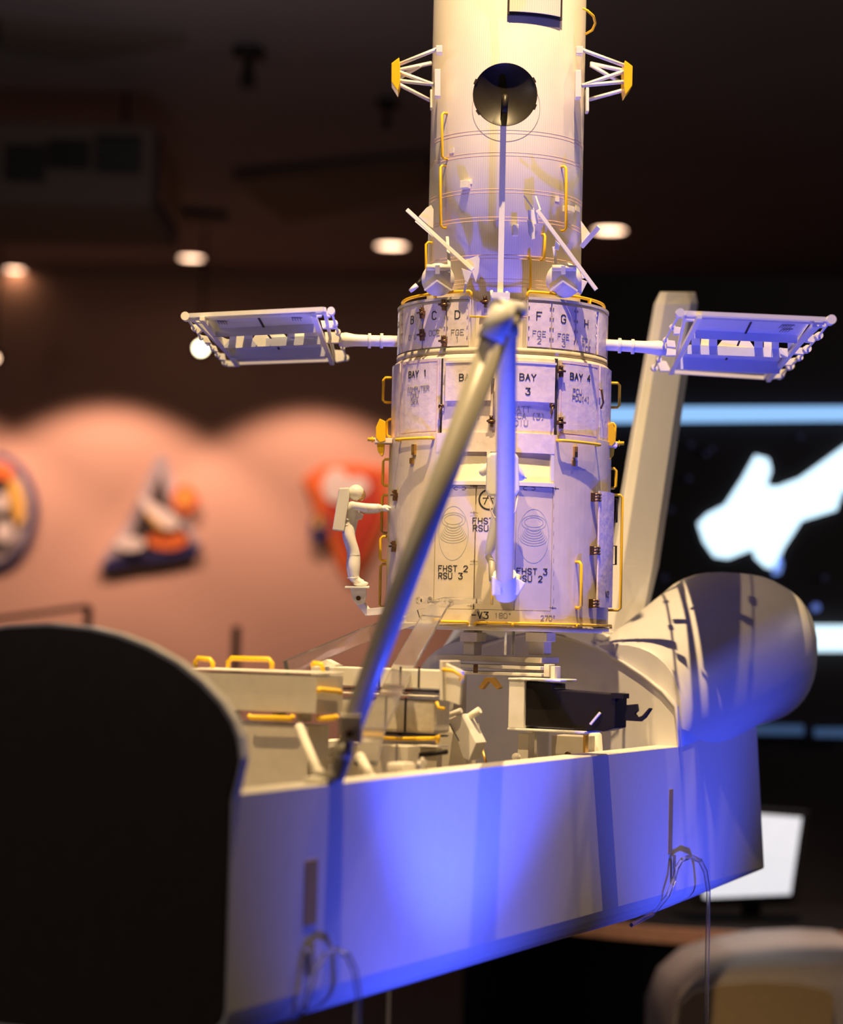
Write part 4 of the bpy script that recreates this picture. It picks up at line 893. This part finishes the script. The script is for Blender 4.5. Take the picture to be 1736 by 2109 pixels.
nodes = [(q(716, 1096), 12 * K, 13 * K), (q(720, 1078), 11.5 * K, 13 * K), (q(724, 1060), 13 * K, 16 * K), (q(725, 1044), 12 * K, 17 * K), (q(728, 1032), 9 * K),
         (q(731, 1042, -.012), 7.5 * K), (q(754, 1046, -.014), 8.2 * K), (q(776, 1046, -.012), 7.6 * K), (q(789, 1046, -.011), 6.4 * K),
         (q(731, 1044, .014), 7.5 * K), (q(752, 1050, .016), 8.2 * K), (q(774, 1049, .013), 7.6 * K), (q(787, 1048, .012), 6.4 * K),
         (q(718, 1105, -.008), 10.5 * K), (q(726, 1124, -.008), 9.5 * K), (q(731, 1142, -.008), 10 * K), (q(729, 1164, -.008), 11.8 * K), (q(730, 1190, -.008), 8.5 * K), (q(738, 1199, -.008), 7 * K), (q(752, 1201, -.008), 5.5 * K),
         (q(716, 1105, .009), 10.5 * K), (q(722, 1124, .010), 9.5 * K), (q(727, 1142, .010), 10 * K), (q(725, 1164, .010), 11.8 * K), (q(726, 1190, .010), 8.5 * K), (q(734, 1198, .010), 7 * K), (q(748, 1199, .010), 5.5 * K)]
edges = [(0, 1), (1, 2), (2, 3), (3, 4), (3, 5), (5, 6), (6, 7), (7, 8), (3, 9), (9, 10), (10, 11), (11, 12), (0, 13), (13, 14), (14, 15), (15, 16), (16, 17), (17, 18), (18, 19), (0, 20), (20, 21), (21, 22), (22, 23), (23, 24), (24, 25), (25, 26)]
body = skin_mesh('suited_body', nodes, edges, WHITE, AS)
m = MB(); m.ball(q(733, 1015), 17 * K, 12, (1, 1, 1.0)); m.build('helmet', WHITE, AS)
m = MB(); m.ball(q(740, 1019), 14.5 * K, 12, (.90, .78, .92)); m.build('visor', VISOR, AS)
m = MB()
for x, y, d_, r_, ax_ in ((730, 1143, -.008, 11.5, 'v'), (726, 1143, .010, 11.5, 'v'), (729, 1190, -.008, 10.5, 'v'), (725, 1190, .010, 10.5, 'v'), (779, 1046, -.012, 8.6, 'h'), (777, 1048, .013, 8.6, 'h'), (757, 1046, -.014, 9.4, 'h'), (755, 1049, .016, 9.4, 'h')):
    c = q(x, y, d_); A_ = UP if ax_ == 'v' else RT; m.lathe(c - A_ * .0010, A_, [(r_ * K * .9, 0), (r_ * K * 1.06, .0010), (r_ * K * .9, .0020)], 20, cap=False)
m.build('joint_rings', WHITE, AS)
m = MB()
for d_ in (-.008, .010): m.ball(q(743, 1202, d_), 9 * K, 8, (1.75, .85, .62), (RT, FW, UP))
m.build('boots', WHITE, AS)
m = MB(); m.prism([q(735, 1052, -.010), q(748, 1060, -.010), q(745, 1070, -.010), (q(732, 1072, -.010))], FW * .022); m.build('chest_pack', PANEL, AS, bevel=.001)
m = MB(); m.prism([q(698, 1005, -.017), q(719, 1004, -.017), q(719, 1026, -.017), q(708, 1095, -.017), q(684, 1092, -.017)], FW * .034); m.build('backpack', WHITE, AS, bevel=.0018)
m = MB()
for y in (1070, 1082, 1091):
    c = q(718 - (y - 1070) * .1, y); m.lathe(c - UP * .0012, UP + RT * .15, [(13.5 * K, 0), (15 * K, .0012), (13.5 * K, .0024)], 20, cap=False)
m.build('waist_rings', WHITE, AS)
def glove(o, par, up_=1):
    m = MB(); m.ball(o, .0052, 8, (1.15, .95, .8), (RT, FW, UP))
    for i, (dy, ln) in enumerate(((-.0030, .0062), (-.0010, .0072), (.0012, .0068), (.0031, .0055))):
        b = o + FW * dy + RT * .003; m.tube([b, b + RT * ln * .55 + UP * .0004, b + RT * ln * .85 - UP * .0012, b + RT * ln - UP * .0030], [.0012, .0012, .0011, .0008], 8)
    b = o - FW * .0035 + RT * .0005 - UP * .0005; m.tube([b, b + RT * .0024 - FW * .0014 - UP * .002, b + RT * .0046 - FW * .001 - UP * .0032], [.0014, .0013, .001], 8)
    return m.build('glove', WHITE, par)
glove(q(794, 1046, -.011), AS); glove(q(792, 1048, .012), AS)
FRm = thing('foot_restraint', P(738, 1209, ZA), 'white foot platform and bent bracket under the astronaut left of the telescope', 'foot restraint')
m = MB(); c = P(736, 1209, ZA); m.box(c, RT * 25 * K, FW * .020, UP * .0011); m.build('platform', WHITE, FRm, bevel=.0006)
m = MB(); m.prism([P(x, y, ZA - .010) for x, y in ((721, 1211), (754, 1211), (754, 1232), (750, 1243), (736, 1246), (727, 1236))], FW * .020); m.build('bracket', WHITE, FRm, bevel=.0008)
m = MB(); m.tube([P(738, 1232, ZA - .0108), P(738, 1232, ZA - .0095)], 5 * K, 16); m.build('pivot_bolt', BRASS, FRm)
m = MB(); m.bar(P(741, 1240, ZA), P(760, 1264, ZA - .01), .0055, .010); m.bar(P(757, 1261, ZA - .01), P(815, 1256, ZA - .03), .0055, .010); m.build('bent_strut', CREAM, FRm, bevel=.0006)
m = MB(); m.bar(P(812, 1256, ZA - .03), P(838, 1284, ZA - .05), .006, .010); m.tube([P(826, 1283, ZA - .06), P(846, 1283, ZA - .06)], .0075, 14); m.build('end_clamp', WHITE, FRm, bevel=.0008)
# second figure, seen from behind, hidden behind the upper boom
ZB_ = 2.905
AT = thing('astronaut_figure', P(1030, 1146, ZB_), 'white spacesuited person seen from behind, mostly hidden by the vertical blue-lit boom', 'astronaut figure')
def q2(x, y, d=0.0): return P(x, y, ZB_ + d)
K2 = .00063
nodes = [(q2(1036, 1040), 17 * K2, 11 * K2), (q2(1036, 1020), 16 * K2, 11 * K2), (q2(1036, 985), 19 * K2, 12 * K2), (q2(1036, 955), 17 * K2, 11 * K2), (q2(1036, 940), 9 * K2),
         (q2(1008, 958), 8 * K2), (q2(992, 975), 7.5 * K2), (q2(1002, 968, .022), 6 * K2), (q2(1064, 960), 8 * K2), (q2(1074, 985), 7.5 * K2), (q2(1068, 980, .022), 6 * K2),
         (q2(1024, 1060), 11 * K2), (q2(1018, 1090), 10 * K2), (q2(1012, 1120), 10 * K2), (q2(1008, 1138), 8 * K2), (q2(1003, 1143, .008), 6.5 * K2),
         (q2(1048, 1060), 11 * K2), (q2(1048, 1090), 10 * K2), (q2(1046, 1120), 10 * K2), (q2(1044, 1138), 8 * K2), (q2(1044, 1143, .010), 6.5 * K2)]
edges = [(0, 1), (1, 2), (2, 3), (3, 4), (3, 5), (5, 6), (6, 7), (3, 8), (8, 9), (9, 10), (0, 11), (11, 12), (12, 13), (13, 14), (14, 15), (0, 16), (16, 17), (17, 18), (18, 19), (19, 20)]
skin_mesh('suited_body', nodes, edges, WHITE, AT)
m = MB(); m.prism([P(x, y, 2.865) for x, y in ((1010, 932), (1060, 932), (1068, 940), (1070, 1010), (1064, 1022), (1006, 1022), (1001, 1010), (1003, 940))], FW * .022); m.build('backpack', WHITE, AT, bevel=.004)
m = MB(); m.ball(q2(1036, 930, .01), 15 * K2, 10); m.build('helmet', WHITE, AT)
m = MB(); m.tube([P(x, y, 2.868) for x, y in ((1008, 1018), (1010, 1050), (1018, 1066), (1054, 1068), (1062, 1052), (1066, 1018))], .0011, 8); m.build('waist_strap', PANEL, AT)
for px_, dd_ in ((1003, .024), (1068, .024)): glove(q2(px_, 970 if px_ < 1040 else 981, dd_), AT)

# ================================================================== PAYLOAD BAY CONTENTS
def boxS(m, u, x0, y0, x1, y1, du, yr=None):
    a = at_u(x0, y0, u); b = at_u(x1, y1, u)
    return m.aabox((u, a[1], b[2]), (u + du, b[1], a[2]), S)
def polyS(m, u, pts, du): return m.prism([S(*at_u(x, y, u)) for x, y in pts], SA * du)
def tubeS(m, u, pts, r, seg=8): return m.tube([S(*at_u(x, y, uu if isinstance(uu, float) else u)) for x, y, uu in [(p if len(p) == 3 else (*p, u)) for p in pts]], r, seg)
def T_(name, u, x, y, label, cat, group=None): return thing(name, S(*at_u(x, y, u)), label, cat, group)
# long grey box
t = T_('equipment_box', .42, 560, 1470, 'long grey equipment box with yellow handrails behind the black cut face', 'equipment box')
m = MB(); boxS(m, .42, 385, 1384, 651, 1470, .062); m.build('box_body', TAN, t, bevel=.001)
m = MB(); boxS(m, .419, 383, 1379, 653, 1385, .065); m.build('box_lid', CREAM, t, bevel=.0008)
for xs in (425, 560, 612):
    m = MB(); boxS(m, .445, xs, 1468, xs + 12, 1487, .02); m.build('spacer_foot', TAN, t)
for x0, x1 in ((470, 560), (402, 438)):
    m = MB(); tubeS(m, .45, [(x0, 1376), (x0, 1364), (x0 + 6, 1356), (x1 - 6, 1358), (x1, 1366), (x1, 1378)], .0028); m.build('handrail', YELLOW, t)
m = MB(); tubeS(m, .47, [(642, 1372), (646, 1366), (662, 1368), (666, 1384)], .0026); m.build('handrail', YELLOW, t)
m = MB(); m.tube([S(*at_v(x, y, at_u(653, 1420, .42)[1] + .004)) for x, y in ((655, 1424), (658, 1420), (700, 1424), (702, 1428))], .0028, 8); m.build('handrail', YELLOW, t)
m = MB(); tubeS(m, .415, [(512, 1473), (516, 1478), (600, 1480), (604, 1474)], .0030); m.build('handrail', YELLOW, t)
m = MB(); tubeS(m, .43, [(653, 1476), (658, 1481), (690, 1478), (694, 1474)], .0030); m.build('handrail', YELLOW, t)
t = T_('support_cabinet', .43, 590, 1600, 'plain tan cabinet standing under the long grey box near the front of the bay', 'cabinet')
m = MB(); a = at_u(405, 1484, .43); b = at_u(632, 1600, .43); m.aabox((.43, a[1], -.176), (.48, b[1], a[2]), S); m.build('cabinet_body', TAN, t, bevel=.001)
m = MB(); m.aabox((.426, a[1], -.09), (.43, b[1] + .004, -.075), S); m.build('shelf_edge', CREAM, t)
# carrier with grooved lids
t = T_('experiment_carrier', .60, 800, 1515, 'cream carrier of grooved lids over quilted blanket with yellow rail along its foot', 'carrier')
m = MB(); boxS(m, .62, 640, 1372, 905, 1420, .05); m.build('lid_row', CREAM, t, bevel=.0012)
m = MB(); polyS(m, .66, [(640, 1372), (672, 1358), (700, 1372)], .012); m.build('gable_tab', CREAM, t, bevel=.0005)
for x in (780, 823, 861): m = MB(); boxS(m, .6192, x, 1373, x + 2.6, 1417, .001); m.build('lid_groove', GAP, t)
m = MB(); boxS(m, .618, 700, 1420, 895, 1424, .04); m.build('shadow_gap', GAP, t)
m = MB(); boxS(m, .612, 700, 1425, 895, 1436, .05); m.build('middle_rail', CREAM, t, bevel=.001)
m = MB(); boxS(m, .617, 700, 1436, 893, 1512, .045); qf = m.build('quilted_front', QUILT, t, bevel=.004)
for x in (793, 833): m = MB(); boxS(m, .6162, x, 1437, x + 2.4, 1508, .001); m.build('blanket_seam', GAP, t)
m = MB(); boxS(m, .612, 740, 1512, 893, 1516, .04); m.build('dark_foot_gap', GAP, t)
m = MB(); tubeS(m, .606, [(700, 1517), (760, 1519), (830, 1522), (893, 1521), (903, 1516), (900, 1530)], .0024); m.build('handrail', YELLOW, t)
m = MB(); polyS(m, .600, [(905, 1360), (911, 1361), (911, 1444), (905, 1442)], .05); m.build('end_plate', CREAM, t, bevel=.001)
e = .61
m = MB(); m.prism([S(*at_u(x, y, e)) for x, y in ((908, 1362), (952, 1382), (946, 1452), (908, 1440))], SA * .006); m.build('end_plate', CREAM, t, bevel=.0008)
m = MB(); tubeS(m, .602, [(911, 1379), (935, 1382), (955, 1396)], .0022); tubeS(m, .602, [(955, 1396), (946, 1399)], .002); m.build('handrail', YELLOW, t)
m = MB(); tubeS(m, .602, [(899, 1445), (903, 1457), (916, 1460)], .0020); m.build('handrail', YELLOW, t)
t = T_('grey_avionics_box', .52, 790, 1600, 'plain grey box low in the bay below the quilted carrier', 'equipment box')
m = MB(); a = at_u(700, 1530, .52); b = at_u(838, 1600, .52); m.aabox((.52, a[1], -.176), (.55, b[1], a[2]), S); m.build('box_body', TAN, t, bevel=.001)
m = MB(); boxS(m, .519, 815, 1532, 817, 1590, .001); m.build('panel_seam', GREYINK, t)
t = T_('small_tray', .60, 890, 1580, 'small cream tray with a black rod lying across it, right of grey box', 'tray')
m = MB(); a = at_u(858, 1534, .60); b = at_u(902, 1540, .60); m.aabox((.60, a[1], b[2]), (.63, b[1], a[2]), S); m.build('tray_top', CREAM, t, bevel=.0006)
m = MB(); a = at_u(862, 1540, .61); b = at_u(898, 1600, .61); m.aabox((.61, a[1], -.176), (.625, b[1], a[2]), S); m.build('tray_pedestal', TAN, t)
m = MB(); tubeS(m, .595, [(859, 1556), (921, 1548)], .0030); o = m.build('black_rod', BLACK, t)
t = T_('rounded_white_block', .30, 830, 1600, 'small rounded white block sitting on the sill in front of grey box', 'block')
c0 = at_v(806, 1600, .17); m = MB(); a = at_v(812, 1583, .17); b = at_v(836, 1604, .17); m.aabox((a[0], .160, .003), (b[0], .182, .003 + .009), S); m.build('block_body', CREAM, t, bevel=.003)
t = T_('clear_cylinder', .40, 868, 1590, 'short clear cylinder standing next to the rounded white block on the sill', 'cylinder')
a = at_v(869, 1592, .18); m = MB(); m.tube([S(a[0], .18, .003), S(a[0], .18, .014)], .0055, 18); m.build('cylinder_body', ACRYL, t); m = MB(); m.tube([S(a[0], .18, .003), S(a[0], .18, .016)], .0016, 10); m.build('core_rod', CREAM, t)
# tilted panel
t = T_('tilted_instrument', .74, 945, 1600, 'tilted cream instrument panel with a short tube pointing up to the right', 'instrument')
m = MB(); polyS(m, .720, [(911, 1482), (917, 1474), (958, 1566), (960, 1600), (892, 1600), (893, 1566), (900, 1520)], .03); m.build('support_body', CREAM, t, bevel=.001)
m = MB(); polyS(m, .700, [(921, 1483), (950, 1470), (981, 1530), (966, 1567), (954, 1562)], .030); m.build('tilted_face', WHITE, t, bevel=.001)
m = MB(); m.bar(S(*at_u(925, 1490, .6985)), S(*at_u(945, 1526, .6985)), .0018, .001); m.build('face_slot', GAP, t)
m = MB(); m.tube([S(*at_u(914, 1478, .70)), S(*at_u(950, 1463, .70))], .0036, 10); m.build('edge_roller', CREAM, t)
m = MB(); m.tube([S(*at_u(958, 1482, .72)), S(*at_u(988, 1462, .72))], .0046, 12); m.build('short_tube', CREAM, t)
t = T_('gold_rod', .74, 1003, 1590, 'thin gold rod with a silver tip leaning right of the tilted panel', 'rod')
m = MB(); a = at_u(988, 1522, .76); b = at_u(1008, 1600, .74); m.tube([S(*a), S(*b)], .0020, 10); m.build('rod_shaft', GOLD, t)
m = MB(); m.tube([S(*at_u(985, 1490, .77)), S(*at_u(986.5, 1505, .765)), S(*a)], [.0010, .0018, .0024], 10); m.build('silver_tip', STEEL, t)
# struts near the front
for (x0, y0, x1, y1), nm in (((617, 1500, 655, 1592), 'thick cream strut with round end left of the arm base'), ((742, 1560, 768, 1606), 'short cream strut leaning right of the arm base')):
    a = S(*at_u(x0, y0, .36)); b = S(*at_v(x1, y1, .17)); t = thing('diagonal_strut', b, nm, 'strut')
    m = MB(); m.tube([a, b], .0052, 14); m.build('strut_tube', CREAM, t)
    m = MB(); m.ball(b, .0068, 8); m.ball(a, .0058, 8); m.build('strut_joint', CREAM, t)
# berthing frame under the telescope
U0 = .93
t = T_('berthing_frame', U0, 1008, 1395, 'cream crossbeam frame with posts directly under the telescope', 'support frame')
m = MB(); boxS(m, U0, 900, 1348, 1115, 1366, .06); m.build('upper_beam', TAN, t, bevel=.001)
m = MB(); boxS(m, U0 - .012, 905, 1366, 1113, 1380, .05); m.build('middle_beam', CREAM, t, bevel=.001)
m = MB(); boxS(m, U0 - .02, 905, 1380, 1115, 1394, .05); m.build('lower_beam', CREAM, t, bevel=.001)
for x0, x1, y0 in ((954, 976, 1296), (1089, 1120, 1298)):
    m = MB(); boxS(m, U0 + .02, x0, y0, x1, 1349, .025); m.build('post', CREAM, t, bevel=.001); m = MB(); boxS(m, U0 + .012, x0 - 7, 1302, x1 + 6, 1322, .03); m.build('post_bracket', CREAM, t, bevel=.001)
m = MB(); boxS(m, U0 + .03, 1039, 1297, 1052, 1349, .012); m.build('post', ACRYL, t)
m = MB(); m.aabox((U0 - .01, -.205, -.03), (U0 + .04, -.02, -.02), S); m.aabox((U0 + .0, at_u(920, 1400, U0)[1], -.176), (U0 + .04, at_u(935, 1400, U0)[1], at_u(930, 1392, U0)[2]), S); m.aabox((U0 + .0, at_u(1090, 1400, U0)[1], -.176), (U0 + .04, at_u(1108, 1400, U0)[1], at_u(1100, 1392, U0)[2]), S); m.build('frame_leg', LINER, t)
m = MB(); boxS(m, U0 - .03, 1120, 1368, 1130, 1394, .02); boxS(m, U0 - .03, 1134, 1372, 1142, 1398, .02); m.build('side_latch', CREAM, t, bevel=.0008)
m = MB(); boxS(m, U0 - .034, 975, 1368, 980, 1386, .006); m.build('beam_latch', BRASS, t)
t = T_('wing_clip', U0 - .03, 1008, 1418, 'small yellowish wing shaped clip hanging under the crossbeam', 'clip')
m = MB(); polyS(m, U0 - .03, [(999, 1395), (1014, 1395), (1030, 1416), (1023, 1420), (1008, 1404), (1005, 1404), (992, 1420), (985, 1416)], .01); m.build('clip_body', GOLD, t, bevel=.0006)
# black camera with white bracket
U1 = .86
t = T_('black_instrument', U1, 1180, 1505, 'black box instrument with hook, held in a white C shaped bracket', 'instrument')
m = MB(); polyS(m, U1, [(1074, 1404), (1140, 1408), (1140, 1420), (1262, 1430), (1268, 1434), (1266, 1500), (1242, 1507), (1190, 1502), (1074, 1494)], .040); m.build('instrument_body', BLACK, t, bevel=.0015)
m = MB(); polyS(m, U1 + .01, [(1288, 1452), (1310, 1450), (1312, 1464), (1306, 1470), (1312, 1478), (1322, 1474), (1336, 1458), (1340, 1460), (1328, 1478), (1318, 1486), (1286, 1484)], .008); m.build('hook', BLACK, t, bevel=.0004)
m = MB(); polyS(m, U1 - .002, [(1258, 1427), (1284, 1429), (1284, 1439), (1258, 1438)], .02); m.build('end_tab', BLACK, t)
m = MB(); m.bar(S(*at_u(1216, 1492, U1 - .004)), S(*at_u(1236, 1468, U1 - .004)), .0035, .003); m.build('lever', CREAM, t, bevel=.0004)
t2 = T_('white_bracket', U1, 1062, 1510, 'white C shaped bracket around the left end of the black instrument', 'bracket')
m = MB(); boxS(m, U1 - .006, 1048, 1400, 1078, 1500, .05); m.build('end_plate', WHITE, t2, bevel=.0015)
m = MB(); boxS(m, U1 - .008, 1046, 1396, 1154, 1404, .055); m.build('upper_flange', WHITE, t2, bevel=.001)
m = MB(); boxS(m, U1 - .008, 1044, 1499, 1204, 1511, .055); m.build('lower_flange', WHITE, t2, bevel=.001)
m = MB(); a = at_u(1060, 1511, U1); b = at_u(1082, 1511, U1); m.aabox((U1 + .01, a[1], -.176), (U1 + .03, b[1], a[2]), S); m.build('post', CREAM, t2, bevel=.001)
m = MB(); a = at_u(1063, 1560, U1 - .01); m.ball(S(*a), .006, 8); m.build('post_knob', CREAM, t2)
t = T_('small_cabinet', .93, 1167, 1600, 'cream cabinet low in the bay under the black instrument', 'cabinet')
m = MB(); a = at_u(1136, 1514, .93); b = at_u(1200, 1600, .93); m.aabox((.93, a[1], -.176), (.97, b[1], a[2]), S); m.build('cabinet_body', TAN, t, bevel=.001)
m = MB(); c = S(*at_u(1170, 1555, .929)); m.lathe(c, -SA, [(.0045, 0), (.0045, .002), (.001, .0022)], 16); m.build('knob', BRASS, t)
m = MB(); boxS(m, .925, 1201, 1514, 1205, 1560, .01); m.build('gold_edge', GOLD, t)
t = T_('white_cone', .98, 1225, 1600, 'tapered white cone post right of the small cream cabinet', 'cone')
a = S(*at_u(1226, 1512, .98)); bz = S(.98, 0, -.17).z; m = MB(); m.lathe(Vector((a.x, a.y, bz)), (0, 0, 1), [(.026, 0), (.0085, a.z - bz), (.006, a.z - bz + .002)], 28); m.build('cone_body', CREAM, t)
# ---- clear acrylic parts
t = thing('acrylic_brace', P(755, 1560, 2.46), 'clear acrylic brace bending down from the telescope foot toward the arm base', 'acrylic brace')
def strip(m, pts, w, th):
    pts = [Vector(p) for p in pts]
    for a, b in zip(pts, pts[1:]): m.bar(a, b, w, th, up=(0, 1, 0))
    return m
def ribbon3(m, pts, side, w, th):
    side = Vector(side).normalized(); rings = []
    for i, p in enumerate(pts):
        a = pts[max(0, i - 1)]; b = pts[min(len(pts) - 1, i + 1)]; t_ = (Vector(b) - Vector(a)).normalized(); n = t_.cross(side).normalized(); s_ = n.cross(t_)
        p = Vector(p); rings.append([p - s_ * w / 2 - n * th / 2, p + s_ * w / 2 - n * th / 2, p + s_ * w / 2 + n * th / 2, p - s_ * w / 2 + n * th / 2])
    return m.loft(rings, smooth=False)
m = MB(); ribbon3(m, [P(985, 1236, 2.93), P(925, 1238, 2.915), P(903, 1246, 2.90), P(888, 1272, 2.87), P(830, 1375, 2.72), P(772, 1500, 2.54), P(752, 1572, 2.45)], RT, .026, .006); m.build('bent_strip', ACRYL, t, bevel=.0004)
t = thing('acrylic_brace', P(590, 1372, 2.72), 'flat clear acrylic brace running left from the telescope foot to the long grey box', 'acrylic brace')
m = MB(); ribbon3(m, [P(905, 1262, 2.93), P(862, 1270, 2.93), P(760, 1304, 2.85), P(590, 1376, 2.66)], (0, .3, 1), .018, .006); m.build('flat_strip', ACRYL, t, bevel=.0004)
t = thing('acrylic_peg', P(866, 1236, 2.92), 'short clear acrylic peg on the lower left of the telescope', 'acrylic peg')
m = MB(); m.tube([P(862, 1237, 2.935), P(884, 1236, 2.965)], .005, 14); m.build('peg_body', ACRYL, t)
def Sv(x, y, v): return S(*at_v(x, y, v))
PZ = .86
for pts, nm, bar_ in (([(1300, 1905, .19), (1345, 1882, .20), (1375, 1845, .222), (1388, 1812, .224), (1394, 1788, .226), (1404, 1771, .228), (1422, 1764, .230), (1442, 1773, .232), (1453, 1796, .234), (1459, 1835, .236)], 'clear acrylic support hook at the aft end of the blue lit hull side', (1386, 1762, 1386, 1822)),
                      ([(560, 2128, .19), (605, 2100, .20), (628, 2075, .222), (640, 2030, .224), (650, 1995, .226), (668, 1968, .228), (692, 1956, .230), (716, 1968, .232), (731, 2000, .234), (738, 2050, .236)], 'clear acrylic support hook at the front end of the blue lit hull side', (638, 1945, 640, 2010))):
    W = [Sv(*p) for p in pts]; foot_ = Vector((W[-1].x, W[-1].y, PZ)); t = thing('acrylic_stand', foot_, nm, 'acrylic stand', 'clear hooks carrying the shuttle model')
    m = MB(); ribbon3(m, W + [W[-1].lerp(foot_, .1), foot_], SA, .0055, .0045); m.build('bent_hook', ACRYL, t)
    x0, y0, x1, y1 = bar_; m = MB(); ribbon3(m, [Sv(x0, y0, .2175), Sv(x1, y1, .2175)], SA, .012, .004); m.build('upright_bar', ACRYL, t)
a = P(801, 2040, 4.2); t = thing('thin_stand_rod', (a.x, a.y, 0), 'thin pale vertical rod in the dark below the hull', 'rod')
m = MB(); m.tube([(a.x, a.y, 0), a], .003, 8); m.build('rod_shaft', TAN, t)
t = thing('display_plinth', (.2, 2.4, 0), 'dark display plinth carrying the shuttle model, below the photo edge', 'plinth')
m = MB(); m.aabox((-.9, 1.25, 0), (1.2, 3.25, PZ)); m.build('plinth_body', BLACK, t)
